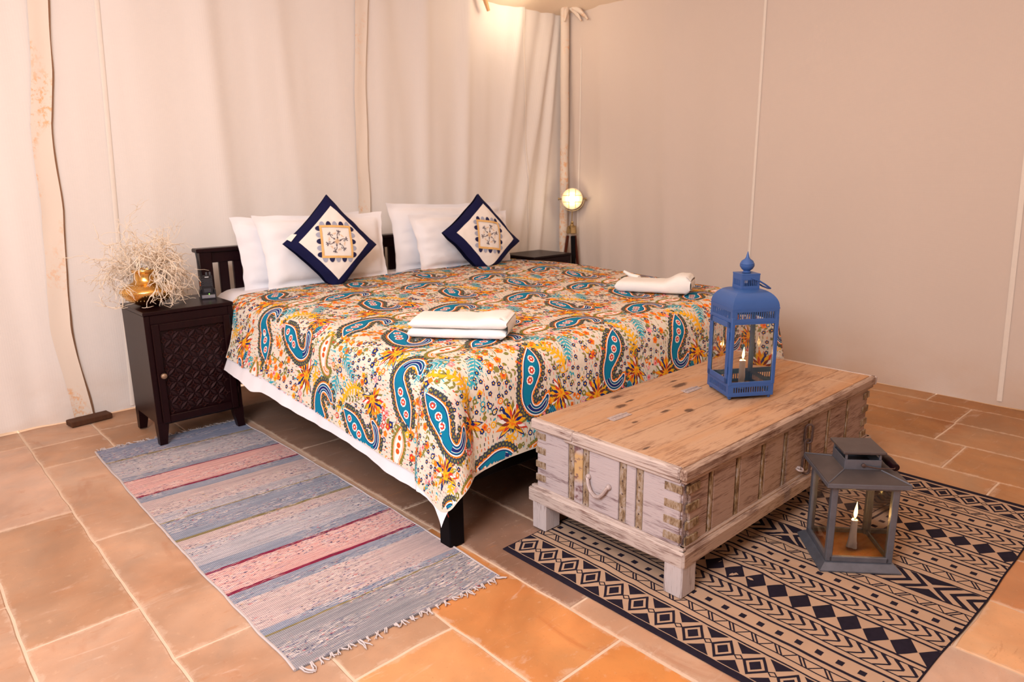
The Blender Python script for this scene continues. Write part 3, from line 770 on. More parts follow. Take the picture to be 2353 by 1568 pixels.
def paisley(x, y, a, k, m=1, c1='teal', c2='navy', fringe='slate', rim='orange', hook=1., core='white'):
    F = Fr(x, y, a, k, m); pts, wd = spine(hook); n = len(pts)
    def side(e):
        l, r = [], []
        for i, p in enumerate(pts):
            q0, q1 = pts[max(0, i-1)], pts[min(n-1, i+1)]; dx, dy = q1[0]-q0[0], q1[1]-q0[1]; d = math.hypot(dx, dy) or 1
            w = wd[i]+e; l.append((p[0]-dy/d*w, p[1]+dx/d*w)); r.append((p[0]+dy/d*w, p[1]-dx/d*w))
        return l, r
    for e, col, lv in ((.070, rim, 2), (.034, 'white', 3), (.016, c2, 4), (.002, c1, 5)):
        l, r = side(e)
        if e > 0:
            tip = F(pts[0][0], pts[0][1]-e*1.5); qpoly([tip, F(*r[0]), F(*r[1]), F(*l[1]), F(*l[0])], col, lv)
            te = F(pts[-1][0]+e*.2, pts[-1][1]-e); qpoly([te, F(*r[-1]), F(*r[-2]), F(*l[-2]), F(*l[-1])], col, lv)
        qstrip([F(*p) for p in r], [F(*p) for p in l], col, lv)
    # darker tail
    l, r = side(-.012)
    qstrip([F(*p) for p in r[27:]], [F(*p) for p in l[27:]], 'white' if c1 != 'orange' else 'orange', 6)
    l, r = side(-.020)
    qstrip([F(*p) for p in r[27:]], [F(*p) for p in l[27:]], c2, 7)
    for i in (6, 12, 17): (disc(F, pts[i][0], pts[i][1], min(.066, wd[i]*.66), core, 6, 9), flower(F, pts[i][0], pts[i][1], min(.052, wd[i]*.52), 'red', core, 7, 6))
    # ring of little blossoms round the outline
    l, r = side(.092); acc = 0; loop = l[::-1] + r
    last = None; 
    for p in [(pts[-1][0]+.06, pts[-1][1]-.09)] + loop + [(pts[0][0], pts[0][1]-.13)]:
        if last is None or math.dist(p, last) > .062:
            flower(F, p[0], p[1], .050, fringe, 'olive', 3, 6); last = p
def lotus(x, y, a, k):
    F = Fr(x, y, a, k)
    for rr, nn, cols in ((.50, 13, ('navy', 'red', 'olive', 'orange')), (.43, 12, ('yellow', 'white', 'yellow', 'yellow')), (.33, 10, ('maroon', 'red', 'navy', 'maroon')), (.2, 8, ('orange', 'yellow', 'orange', 'yellow'))):
        for i in range(nn):
            an = PI*.5 + (i-(nn-1)/2)*PI*1.55/nn; petal(F, 0, 0, an, rr, rr*.125, cols[i % 4], 2 + (rr < .45) + (rr < .4) + (rr < .3))
    flower(F, 0, -.04, .12, 'yellow', 'orange', 5, 5)
    for i in range(4): petal(F, 0, -.06, -PI/2+(i-1.5)*.5, .18, .035, ('navy', 'olive')[i % 2], 3)
def fan(x, y, a, k):
    F = Fr(x, y, a, k); flower(F, 0, -.22, .17, 'orange', 'yellow', 3, 6)
    for i in range(9): petal(F, 0, -.12, PI/2+(i-4)*.16, .34, .022, 'navy' if i % 2 else 'cyan', 3)
    for i in range(7): an = PI/2+(i-3)*.34; disc(F, .40*math.cos(an), .40*math.sin(an)-.1, .085, 'red', 2, 8); disc(F, .40*math.cos(an), .40*math.sin(an)-.1, .055, 'white' if i % 2 else 'pink', 3, 6)
def sprig(x, y, a, k, col='cyan', n=7, curl=.0):
    F = Fr(x, y, a, k); line(F, [(curl*math.sin(t/8*PI), -.5+t/8) for t in range(9)], .028, col)
    for i in range(n):
        v = -.42+i*.85/n; w = .24*(1-.6*i/n); u = curl*math.sin((v+.5)*PI)
        for s in (-1, 1): petal(F, u, v, PI/2-s*.85, w, .032, col, 2); 
        for s in (-1, 1): disc(F, u+s*w*.78, v+w*.7, .035, col, 3, 6); disc(F, u+s*w*.78, v+w*.7, .018, 'base', 4, 5)
def fern(x, y, a, k, col='yellow'):
    F = Fr(x, y, a, k); P = [(.14*math.sin(t/10*PI*1.3), -.5+t/10) for t in range(11)]; line(F, P, .05, col)
    for i, (u, v) in enumerate(P[1:]):
        for s in (-1, 1): petal(F, u, v, PI/2-s*(1.1-.03*i), .20*(1-.05*i), .028, col, 2)
    line(F, [(.05+.16*math.cos(q), .12*math.sin(q)-.42) for q in [i*.5 for i in range(11)]], .026, col)
def gleaf(x, y, a, k):
    F = Fr(x, y, a, k); petal(F, 0, 0, PI/2, .42, .085, 'olive', 2); petal(F, 0, .05, PI/2, .3, .045, 'slate', 3)
    line(F, [(.30*math.cos(q)+.02, .2+.34*math.sin(q)) for q in [-.9+i*.32 for i in range(14)]], .012, 'red'); line(F, [(-.05*t*t, -.08*t) for t in range(5)], .026, 'olive')
def cluster(x, y, a, k, col, eye, n=9, rad=.04, spread=.42):
    F = Fr(x, y, a, k); r = random.Random(int(x*977+y*131)); done = []
    for _ in range(160):
        u, v = r.uniform(-spread, spread), r.uniform(-spread, spread)
        if all(math.dist((u, v), q) > rad*2.5 for q in done):
            done.append((u, v)); flower(F, u, v, rad, col, eye, 2, 5)
            if len(done) >= n: break
    if col == 'orange':
        for u, v in done: petal(F, u+rad*.5, v-rad*1.1, -.6, rad*1.3, rad*.35, 'olive', 1)
def leafrow(x, y, a, k, col='olive', n=9, bend=.5):
    F = Fr(x, y, a, k)
    for i in range(n):
        t = i/(n-1)-.5; u = bend*(t*t-.25)
        for s in (-1, 1): petal(F, u, t, PI/2+s*.7, .12, .026, col, 1)
TX, TY = .46, .55
occupied = []
def put(fn, x, y, r, *a, **k):
    occupied.append((x, y, r)); fn(x, y, *a, **k)
i0 = 0
for ix in range(-1, 7):
    for iy in range(-1, 6):
        ox = .92 + ix*TX + (iy % 2)*TX*.5; oy = 1.32 + iy*TY
        if ox > 4.2 or oy > 4.1: continue
        j = lambda s: rq.uniform(-s, s)
        put(paisley, ox+.10, oy+.12, .13, -1.15+j(.1), .262, 1)
        put(paisley, ox+.33, oy+.375, .13, 2.75+j(.12), .262, -1)
        put(paisley, ox+.335, oy+.12, .075, 1.6+j(.2), .165, -1, 'white', 'orange', 'olive', 'orange', .62, 'orange')
        put(lotus, ox+.225, oy+.25, .08, -.3+j(.3), .165)
        put(lotus, ox+.02, oy+.30, .075, 2.2+j(.3), .15)
        put(fan, ox+.43, oy+.255, .06, 2.9+j(.3), .125)
        put(sprig, ox+.215, oy+.03, .055, 1.0+j(.3), .16)
        put(sprig, ox+.10, oy+.475, .055, 2.6+j(.3), .15)
        put(fern, ox+.455, oy+.46, .055, .5+j(.4), .19)
        put(fern, ox+.20, oy+.14, .045, 2.4+j(.4), .17)
        put(gleaf, ox+.46, oy+.06, .05, .8+j(.4), .17)
        put(cluster, ox+.15, oy+.395, .06, 0, .17, 'navy', 'yellow', 22, .058, .5)
        put(cluster, ox+.44, oy+.345, .05, 0, .14, 'navy', 'yellow', 18, .066, .5)
        put(cluster, ox+.235, oy+.49, .055, 0, .17, 'orange', 'red', 9, .10, .5)
        put(cluster, ox+.02, oy+.02, .05, 0, .14, 'orange', 'yellow', 8, .105, .5)
        put(leafrow, ox+.26, oy+.45, .04, 1.9, .17); put(leafrow, ox+.02, oy+.42, .04, .4, .17); put(leafrow, ox+.28, oy+.30, .03, .2, .12, 'slate')
# filler blossoms in the gaps, then the running stitches
gridc = {}
for q in occupied: gridc.setdefault((int(q[0]/.25), int(q[1]/.25)), []).append(q)
def free(x, y, s=1.):
    for a in (-1, 0, 1):
        for c in (-1, 0, 1):
            for q in gridc.get((int(x/.25)+a, int(y/.25)+c), ()):
                if math.hypot(x-q[0], y-q[1]) < q[2]*s: return False
    return True
cl = ['pink', 'red', 'cyan', 'olive', 'yellow', 'orange', 'navy', 'olive', 'pink', 'slate', 'orange', 'yellow', 'olive', 'cyan', 'navy', 'orange', 'orange', 'yellow', 'navy', 'olive']
for k in range(40000):
    x, y = rq.uniform(.95, 3.95), rq.uniform(1.42, 3.8)
    if free(x, y, .98):
        gridc.setdefault((int(x/.25), int(y/.25)), []).append((x, y, .0172))
        c = rq.choice(cl); F = Fr(x, y, rq.uniform(0, 6), 1)
        if rq.random() < .28: petal(F, 0, 0, rq.uniform(0, 6), rq.uniform(.012, .022), .004, rq.choice(['olive', 'slate', 'cyan', 'olive']), 1)
        elif rq.random() < .25:
            r_ = rq.uniform(.009, .013); disc(F, 0, 0, r_, c, 2, 8); disc(F, 0, 0, r_*.6, 'base', 3, 6); disc(F, 0, 0, r_*.3, 'yellow', 4, 5)
        else: flower(F, 0, 0, rq.uniform(.009, .0165), c, 'yellow' if c in ('navy', 'red', 'cyan') else rq.choice(['base', 'red', None]), 2, rq.choice([4, 5, 6]))
yy = 1.45
while yy < 3.78:
    x = .92 + rq.uniform(0, .02)
    while x < 3.92:
        if rq.random() < .8 and free(x, yy, .42):
            l = rq.uniform(.008, .013); s = .0011; w = .0010*(1+rq.random()); t = rq.uniform(-.002, .002)
            qpoly([(x-w, yy), (x+w, yy), (x+w+t, yy+l), (x-w+t, yy+l)], rq.choice(['orange', 'slate', 'red', 'olive', 'orange', 'pink', 'cyan']), 1)
        x += rq.uniform(.014, .021)
    yy += .0155
q_ = b.build('paisley_quilt', QM, ang=180)
tag(q_, 'cream paisley-printed quilt in orange, blue and yellow spread over the bed', 'quilt')
p0 = drape(qleft(1.5)+.06, qfoot(1.1)+.055); b = MB(); b.tube([(p0[0]+.004*k, p0[1]-.006, p0[2]-.0+.01-.011*k) for k in range(6)], .0013, 5); b.build('loose_thread', M_thread, q_)
# ------------------------------------------------------------------ pillows and cushions
def pillow(name, w, h, t, base, lean, roll, yaw, seed, mat, label, cat, group, n=40, flange=.035, sag=.0):
    b = MB(); r = random.Random(seed)
    def pt(u, v, s):
        U, V = 2*u-1, 2*v-1
        fx, fz = 1-flange*2/w, 1-flange*2/h
        a = min(1, abs(U)/fx); c = min(1, abs(V)/fz)
        th = t/2*((1-a**2.6)*(1-c**2.6))**.46 if a < 1 and c < 1 else 0
        pin = 1 - .05*(1-abs(V)**2)*abs(U)**6; pin2 = 1 - .06*(1-abs(U)**2)*abs(V)**6
        x = U*w/2*pin*(1+.035*V); z = V*h/2*pin2
        wr = .010*nz(U*1.6+seed, V*2.2, s) + .006*nz(U*3.5+V*4+seed, V*2-U*3, s*2) + .003*nz(U*8, V*8+seed, s)
        edge = .010*nz(U*3+seed*2, V*3, 5)*(1 if th < .01 else .3)
        return (x + .006*nz(V*4, seed), s*(-1)*(th + (wr*min(1, th*30) if th > 0 else 0) + .0015) + edge + sag*(1-V)*.0, z + h/2 + .006*nz(U*4, seed+3))
    v, f = grid(n, n, lambda u, v: pt(u, v, 1)); b.add(v, f, 0)
    v, f = grid(n, n, lambda u, v: pt(u, v, -1), True); b.add(v, f, 0)
    M = T(*base) @ RZ(yaw) @ RX(-lean) @ RY(roll)
    b.v = [tuple(M @ Vector(p)) for p in b.v]
    o = b.build(name, mat, ang=180); return tag(o, label, cat, group)
PG = 'white pillows against the headboard'
pillow('pillow', .76, .40, .11, (1.865, 3.775, .645), D(6), D(0), 0, 3, M_white, 'white pillow at the left, behind another pillow and touching the headboard', 'pillow', PG)
pillow('pillow', .78, .41, .13, (1.955, 3.635, .648), D(14), D(1.0), 0, 8, M_white, 'white pillow directly behind the left diamond-turned navy cushion', 'pillow', PG)
pillow('pillow', .92, .43, .11, (2.92, 3.775, .645), D(6), D(1.5), 0, 14, M_white, 'wide white pillow at the right, rearmost, rising above the one in front', 'pillow', PG)
pillow('pillow', .80, .37, .13, (2.96, 3.635, .648), D(14), D(.5), 0, 21, M_white, 'lower white pillow just behind the right-hand embroidered cushion', 'pillow', PG)
def cushion(cx, cy_, cz, hd, lean, roll, yaw, seed, label, start, sx=1.):
    # square cushion standing on its corner; u,v run along its sides
    s2 = hd*math.sqrt(2)/2; t = .145
    th0 = thing('embroidered_cushion', label, 'cushion', (cx, cy_, cz), 0, 'embroidered cushions')
    M = RZ(yaw) @ RX(-lean) @ RY(roll)
    def pos(U, V, s, off=0):
        a, c = abs(U), abs(V)
        th = t/2*max(0, (1-(a*.97)**2.4)*(1-(c*.97)**2.4))**.55
        pin = 1-.07*(1-V*V)*a**4; pin2 = 1-.07*(1-U*U)*c**4
        x, z = U*s2*pin, V*s2*pin2
        wr = .006*nz(U*2+seed, V*2, s) + .003*nz(U*6, V*6+seed, s)
        y = -s*(th+wr*min(1, th*25)+off) + .012*nz(U*2.5, V*2.5, seed)*(max(a, c) > .8)
        X = (x-z)/math.sqrt(2)*sx; Z = (x+z)/math.sqrt(2)
        q = M @ Vector((X, y, Z)); lim = .668 - cz
        if q.z < lim + .03: q.z = lim + .03*math.exp((q.z-lim-.03)/.03)
        return q
    def part(name, mats, fn, mi=None):
        b = MB(); fn(b); return b.build(name, mats, th0, ang=180)
    gl = [-1, -.95, -.9, -.86, -.82, -.78, -.74] + [-.74+1.48*k/26 for k in range(1, 26)] + [.74, .78, .82, .86, .9, .95, 1]
    def body(b):
        m = len(gl)
        b.add([pos(gl[i], gl[j], 1) for j in range(m) for i in range(m)], [(j*m+i, j*m+i+1, (j+1)*m+i+1, (j+1)*m+i) for j in range(m-1) for i in range(m-1) if -.741 < (gl[i]+gl[i+1])/2 < .741 and -.741 < (gl[j]+gl[j+1])/2 < .741])
    part('cream_panel', M_cream, body)
    def brd(b):
        m = len(gl)
        b.add([pos(gl[i], gl[j], 1) for j in range(m) for i in range(m)], [(j*m+i, j*m+i+1, (j+1)*m+i+1, (j+1)*m+i) for j in range(m-1) for i in range(m-1) if not (-.741 < (gl[i]+gl[i+1])/2 < .741 and -.741 < (gl[j]+gl[j+1])/2 < .741)])
        b.add([pos(gl[i], gl[j], -1) for j in range(m) for i in range(m)], [(j*m+i, (j+1)*m+i, (j+1)*m+i+1, j*m+i+1) for j in range(m-1) for i in range(m-1)])
    part('navy_border', M_navy, brd)
    # embroidery, in the upright frame (X right, Z up), as fractions of the half diagonal
    def P(X, Z, off): U = (X/sx+Z); V = (Z-X/sx); return pos(U, V, 1, off)
    def poly(b, pts, off, mi=0):
        n = len(pts); c = (sum(p[0] for p in pts)/n, sum(p[1] for p in pts)/n)
        ar = sum(pts[i][0]*pts[(i+1) % n][1]-pts[(i+1) % n][0]*pts[i][1] for i in range(n))
        if ar < 0: pts = pts[::-1]
        b.add([P(*p, off) for p in pts] + [P(*c, off)], [(i, (i+1) % n, n) for i in range(n)], mi)
    q = .325; fw = .045
    def frame(b):
        for k in range(4):
            for i in range(14):
                a0, a1 = -q+2*q*i/14, -q+2*q*(i+1)/14
                cc = [(a0, q), (a1, q), (max(-q+fw, min(q-fw, a1)), q-fw), (max(-q+fw, min(q-fw, a0)), q-fw)]
                rot = [(x*math.cos(k*PI/2)-y*math.sin(k*PI/2), x*math.sin(k*PI/2)+y*math.cos(k*PI/2)) for x, y in cc]
                poly(b, rot, .0042)
    part('gold_ribbon_frame', M_gold, frame)
    if True:
        for k in range(4):
            for i in range(5):
                b = MB()
                c = -q*.8+i*q*.4; w = q*.165; h = .085
                pts = [(c+w*math.cos(a), q-.004+h*math.sin(a)) for a in [PI*t/9 for t in range(10)]]
                poly(b, [(x*math.cos(k*PI/2)-y*math.sin(k*PI/2), x*math.sin(k*PI/2)+y*math.cos(k*PI/2)) for x, y in pts], .003)
                b.build('scallop_petal', M_emb_grey if (i+k+start) % 2 else M_emb_navy, th0, ang=180)
    def star(b):
        for k in range(6):
            a = k*PI/3+.25; R_ = lambda x, y: (x*math.cos(a)-y*math.sin(a), x*math.sin(a)+y*math.cos(a))
            def ln(pts, w):
                for p, r in zip(pts, pts[1:]):
                    dx, dy = r[0]-p[0], r[1]-p[1]; d = math.hypot(dx, dy) or 1; nx, ny = -dy/d*w/2, dx/d*w/2
                    poly(b, [R_(p[0]-nx, p[1]-ny), R_(r[0]-nx, r[1]-ny), R_(r[0]+nx, r[1]+ny), R_(p[0]+nx, p[1]+ny)], .003)
            ln([(.04, 0), (.09, .008), (.13, .02), (.165, .012), (.19, 0)], .010)
            ln([(.165, .012), (.175, -.02), (.15, -.035), (.135, -.02), (.148, -.012)], .008)
            for s in (-1, 0, 1): poly(b, [R_(.185, s*.004), R_(.21, s*.030+.012), R_(.243-.01*abs(s), s*.036), R_(.21, s*.030-.012)], .003)
            poly(b, [R_(.062, -.02), R_(.10, .006), R_(.062, .028), R_(.078, .004)], .0032)
    part('embroidered_star', M_emb_dk, star)
    def cen(b):
        for k in range(8):
            a = k*PI/4; poly(b, [(0, 0), (.035*math.cos(a-.25), .035*math.sin(a-.25)), (.068*math.cos(a), .068*math.sin(a)), (.035*math.cos(a+.25), .035*math.sin(a+.25))], .0036)
        for k in range(6):
            a = k*PI/3+.25+PI/6
            for s in (-.16, 0, .16): poly(b, [(.14*math.cos(a), .14*math.sin(a)), (.165*math.cos(a+s-.04), .165*math.sin(a+s-.04)), (.185*math.cos(a+s), .185*math.sin(a+s)), (.165*math.cos(a+s+.04), .165*math.sin(a+s+.04))], .003)
    part('peach_blossoms', M_emb_pch, cen)
    return th0, P
c1, P1 = cushion(1.905, 3.525, .888, .277, D(16), D(4.5), D(-4), 2, 'left diamond-turned cream cushion with navy border and white label', 1, .98)
b = MB(); b.add([P1(-.93, .10, .009), P1(-.82, .21, .009), P1(-.75, .17, .009), P1(-.86, .02, .009)], [(3, 2, 1, 0)])
b.build('fabric_label', M_cream, c1)
cushion(2.985, 3.525, .853, .292, D(16), D(9), D(2), 5, 'right cream cushion with navy border, leaning in front of the wide pillow', 0, 1.12)
# ------------------------------------------------------------------ towels
def towel(name, label, loc, yaw, L, Dp, layers, th, seed, bump):
    # one towel folded over: stacked layers joined by a soft bend at the right end
    b = MB(); nu = 44
    for k in range(layers):
        z0 = k*th*.98
        ring_ = []
        for i in range(nu+1):
            u = i/nu; x = (u-.5)*L + (.006 if k else 0)
            endl = math.sqrt(max(0, 1-max(0, (.06-u)/.06)**2)); endr = math.sqrt(max(0, 1-max(0, (u-.93)/.07)**2)); e = max(.22, min(endl, endr))
            up = bump*sm(.62, .86, u)*(1 if k == layers-1 else .2); row = []
            for j in range(20):
                a = 2*PI*j/20; ca, sa = math.cos(a), math.sin(a)
                yy = math.copysign(abs(ca)**.45, ca)*Dp/2; zz = math.copysign(abs(sa)**.6, sa)*th/2*e
                yy += .006*nz(u*4, seed, k) ; zz += (up*.5*(1+sa) if zz > 0 else 0)
                zz += .004*nz(u*5+seed, a, k)*(zz > 0)
                row.append((x + .005*nz(a*.8, seed+k)*(u < .1 or u > .9), yy, z0+th/2+zz))
            ring_.append(row)
        v = [p for r in ring_ for p in r]; f = [(i*20+j, (i+1)*20+j, (i+1)*20+(j+1) % 20, i*20+(j+1) % 20) for i in range(nu) for j in range(20)]
        f = [q[::-1] for q in f]; f.append(tuple(range(20))); f.append(tuple(range(nu*20, nu*20+20))[::-1]); b.add(v, [q[::-1] for q in f])
    zc = layers*th/2
    R_ = zc*.92; v, f = grid(10, 14, lambda u, w: (L/2-.025+(R_+.010)*math.sin(w*PI)*.75, (u-.5)*Dp*.92 + .012*nz(w*3, u*3, seed), zc - R_*math.cos(w*PI) + bump*w*.9))
    b.add(v, f)
    o = b.build(name, M_towel, ang=180); o.location = loc; o.rotation_euler = (0, 0, yaw); return tag(o, label, 'towel', 'folded white towels on the quilt')
TW1 = towel('folded_towel', 'folded white towel nearest the camera, in two thick layers on the quilt', (1.685, 2.125, zt(1.685, 2.125)+.003), D(-52.5), .385, .20, 2, .039, 1, .012)
TW2 = towel('folded_towel', 'folded white towel on the far right edge of the quilt, thick rolled end', (3.035, 2.19, zt(3.035, 2.19)+.003), D(-63), .385, .20, 1, .062, 5, .036)
b = MB(); b.tube([(-.10, .09, .052), (-.15, .115, .062), (-.19, .12, .082)], [.016, .012, .007], 8); b.build('towel_corner', M_towel, TW2)
# ------------------------------------------------------------------ nightstands
def nightstand(name, label):
    t = thing(name, label, 'nightstand', (0, 0, 0), 0, 'dark carved bedside cabinets')
    w, d, h = .412, .360, .645           # origin: front left floor corner
    MB().box((w/2, d/2, h-.009), (w+.004, d+.004, .018), .003).build('top_board', M_mahog, t)
    for x in (.014, w-.014): MB().box((x, d/2, .365), (.026, d-.004, .525), .003).build('side_panel', M_mahog, t)
    MB().box((w/2, d-.012, .365), (w-.06, .018, .525), .002).build('back_panel', M_mahog, t)
    MB().box((w/2, .013, .604), (w-.054, .024, .044), .002).build('front_rail', M_mahog, t)
    MB().box((w/2, .013, .106), (w-.054, .024, .018), .002).build('front_rail', M_mahog, t)
    MB().box((w/2, d/2, .106), (w-.054, d-.03, .014), .002).build('bottom_board', M_mahog, t)
    for x in (0, 1):
        for y in (0, 1):
            b = MB(); X = .001 if x == 0 else w-.001; sx = 1 if x == 0 else -1; Y = .001 if y == 0 else d-.001; sy = 1 if y == 0 else -1
            p0 = [(X, Y), (X+sx*.034, Y), (X+sx*.034, Y+sy*.034), (X, Y+sy*.034)]; p1 = [(X, Y), (X+sx*.052, Y), (X+sx*.052, Y+sy*.052), (X, Y+sy*.052)]
            if sx*sy < 0: p0, p1 = p0[::-1], p1[::-1]
            v = [(*p, 0) for p in p0] + [(*p, .108) for p in p1]; b.add(v, [(3, 2, 1, 0), (4, 5, 6, 7)] + [(i, (i+1) % 4, 4+(i+1) % 4, 4+i) for i in range(4)])
            b.build('leg', M_mahog, t)
    door = MB()
    for c, s in (((.042, -.003, .346), (.033, .022, .478)), ((w-.042, -.003, .346), (.033, .022, .478)), ((w/2, -.003, .568), (w-.117, .022, .034)), ((w/2, -.003, .125), (w-.117, .022, .036))): door.box(c, s, .003)
    dr = door.build('door', M_mahog, t)
    MB().box((w/2, .006, .347), (w-.117, .008, .41), 0).build('carved_backboard', M_mahog, dr)
    b = MB(); br = MB(); bp_ = MB(); x0, x1, z0, z1 = .0605, w-.0605, .145, .550; st = .0370; sz = .0345
    nx, nz_ = int((x1-x0)/st)+1, int((z1-z0)/sz)+1
    for i in range(-1, nx+1):
        for j in range(-1, nz_+1):
            x, z = x0+.012+i*st, z0+.012+j*sz
            if (i+j) % 2 == 0:
                if x0+.010 < x < x1-.010 and z0+.010 < z < z1-.010:
                    br.add(*torus(.0095, .0036, 12, 5), 0, T(x, .001, z) @ RX(PI/2))
                    for k in range(4):   # webs from the ring to the stars
                        a = k*PI/2
                        b.box((x+.017*math.cos(a), .001, z+.016*math.sin(a)), (.006 if k % 2 else .013, .006, .012 if k % 2 else .006), .0012)
            xm, zm = x+st/2, z+sz/2
            if x0+.006 < xm < x1-.006 and z0+.006 < zm < z1-.006:
                s = 1 if (i+j) % 2 else -1
                n = 6; l = .0235; v = []; f = []
                for q in range(n+1):
                    tt = -1+2*q/n; wv = .0085*(1-tt*tt)
                    v += [(-wv, .004, tt*l), (0, -.0075*(1-tt*tt)-.0005, tt*l), (wv, .004, tt*l)]
                for q in range(n): f += [(q*3, q*3+1, q*3+4, q*3+3), (q*3+1, q*3+2, q*3+5, q*3+4)]
                bp_.add(v, f, 0, T(xm, .0, zm) @ RY(s*PI*.245))
    b.build('carved_lattice', M_carve, dr, ang=30); tag(bp_.build('carved_petals', M_petal, dr, ang=30), kind='stuff'); tag(br.build('carved_rings', M_ring, dr), kind='stuff')
    b = MB(); b.lathe([(.004, 0), (.004, .010), (.0125, .013), (.0145, .020), (.012, .027), (.004, .031)], 14, T(.047, -.014, .343) @ RX(PI/2)); b.build('knob', M_knob, dr)
    for z in (.20, .50): MB().box((w-.0215, -.015, z), (.006, .006, .034), .002).build('hinge', M_mahog, dr)
    return t
def torus(R, r, n, m):
    v = [((R+r*math.cos(2*PI*j/m))*math.cos(2*PI*i/n), (R+r*math.cos(2*PI*j/m))*math.sin(2*PI*i/n), r*math.sin(2*PI*j/m)) for i in range(n) for j in range(m)]
    f = [(i*m+j, ((i+1) % n)*m+j, ((i+1) % n)*m+(j+1) % m, i*m+(j+1) % m) for i in range(n) for j in range(m)]
    return v, f
NS1 = nightstand('nightstand', 'dark mahogany nightstand with carved lattice door holding the brass vase')
NS1.location = (.899, 3.465, .0085)
NS2 = copy_tree(NS1); NS2.location = (3.672, 3.745, .001)
NS2['label'] = 'far dark nightstand beyond the bed by the corner lamp, only its top showing'
NZ = .645 + .0085
# ------------------------------------------------------------------ brass vase and dried twigs
VX, VY = .985, 3.655
vb = MB(); prof = [(.001, .0), (.035, .0), (.055, .008), (.085, .026), (.112, .052), (.1215, .072), (.119, .082), (.105, .094), (.078, .107), (.060, .117), (.054, .128), (.053, .155), (.054, .160), (.0595, .163), (.061, .170), (.0595, .176), (.054, .178), (.050, .174), (.049, .150), (.048, .125)]
vb.lathe(prof, 40)
vase = vb.build('brass_vase', M_brass, ang=50); vase.location = (VX, VY, NZ); tag(vase, 'squat hammered brass vase on the left nightstand', 'vase')
db = MB()
for z, r, nn in ((.060, .1175, 56), (.070, .1218, 60), (.036, .0985, 40), (.104, .0845, 40), (.098, .0985, 40)):
    for i in range(nn):
        a = 2*PI*i/nn; db.ball((r*math.cos(a), r*math.sin(a), z), .0022, 5)
db.build('punched_dots', M_oldbrass, vase)
tw = thing('dried_twigs', 'bleached curly dried twigs spilling out of the brass vase', 'dried plant', (VX, VY, NZ+.165))
rt_ = random.Random(5)
def twig(seed, az, el, ln, rad, droop, mb, p=None, depth=0):
    r = random.Random(seed); p = Vector(p or (.03*math.cos(az), .03*math.sin(az), 0)); d = Vector((math.cos(az)*math.cos(el), math.sin(az)*math.cos(el), math.sin(el)))
    n = max(5, int(ln/.0105)); pts = [p.copy()]; sd = Vector((r.uniform(-1, 1), r.uniform(-1, 1), r.uniform(-1, 1)))
    for i in range(n):
        d += Vector((r.uniform(-.50, .50), r.uniform(-.50, .50), r.uniform(-.42, .42) - droop*(i/n))); d.normalize(); p = p + d*ln/n
        if VY+p.y > 4.02: p.y -= .012; d.y = -abs(d.y)
        if p.z < -.150: p.z = -.148; d.z = abs(d.z)*.2
        pts.append(p.copy())
        if depth < 2 and r.random() < (.34 if depth == 0 else .16):
            a2 = math.atan2(d.y, d.x)+r.uniform(-1.2, 1.2); twig(r.random()*1e6, a2, math.asin(max(-1, min(1, d.z)))+r.uniform(-.6, .6), ln*r.uniform(.25, .5), rad*.8, droop, mb, p, depth+1)
    mb.tube(pts, [rad*(1-.45*i/len(pts)) for i in range(len(pts))], 5)
for k in range(74):
    if k < 5: az, el, ln, rad, dr = -.6+.12*k, 1.28, .34, .0014, .0
    elif k < 34: az, el, ln, rad, dr = rt_.uniform(-1.0, .3), rt_.uniform(.2, .8), rt_.uniform(.18, .31), .0026, rt_.uniform(.12, .40)
    elif k < 58: az, el, ln, rad, dr = 2.5+rt_.uniform(-.6, .6), rt_.uniform(.05, .6), rt_.uniform(.18, .33), .0018, rt_.uniform(.05, .2)
    else: az, el, ln, rad, dr = rt_.uniform(-PI, PI), rt_.uniform(1.0, 1.45), rt_.uniform(.10, .19), .0023, rt_.uniform(-.02, .06)
    mb = MB(); twig(k*17+3, az, el, ln, rad, dr, mb); mb.build('twig', M_twig, tw, ang=180)
# ------------------------------------------------------------------ two-way radio in its charger
rd = thing('two_way_radio', 'black two-way radio standing in its charger on the left nightstand', 'radio', (1.262, 3.655, NZ), D(-14))
b = MB(); b.ext([(-.036, -.034), (.036, -.034), (.039, .020), (.030, .034), (-.030, .034), (-.039, .020)], 0, .030); b.box((-.033, 0, .036), (.009, .045, .022), .003).box((.033, 0, .036), (.009, .045, .022), .003)
b.build('charger', M_plast, rd)
MB().box((0, -.0345, .014), (.062, .004, .016), .0015).build('charger_panel', M_chrome, rd)
b = MB(); b.ball((.004, -.0352, .0265), .0022, 8); b.build('charge_light', emit('green_led', (.3, 1, .1), 3), rd)
b = MB(); pr = [(-.026, -.016), (.026, -.016), (.029, -.008), (.029, .012), (.024, .018), (-.024, .018), (-.029, .012), (-.029, -.008)]
b.ext(pr, .016, .116); radio_b = b.build('radio_body', M_plast, rd, ang=30)
b = MB()
for k in range(7): b.box((0, -.0165, .066+.0055*k), (.030, .003, .0030), .001)
for s in (-1, 1):
    for k in range(4): b.box((s*.020, -.0168, .068+.010*k), (.010, .003, .0045), .001, M=T(s*.020, 0, .068+.010*k) @ RY(s*.45) @ T(-s*.020, 0, -.068-.010*k))
b.box((0, -.0165, .042), (.034, .003, .020), .004); b.build('speaker_grille', M_plast2, rd)
MB().box((.002, -.0172, .110), (.018, .002, .0045), .0008).build('name_badge', plain('pale_badge', (.6, .6, .62), .4), rd)
b = MB(); b.lathe([(.0055, 0), (.0050, .03), (.0036, .125), (.002, .128)], 10, T(-.020, 0, .114) @ RY(D(-7))); b.build('antenna', M_plast, rd)
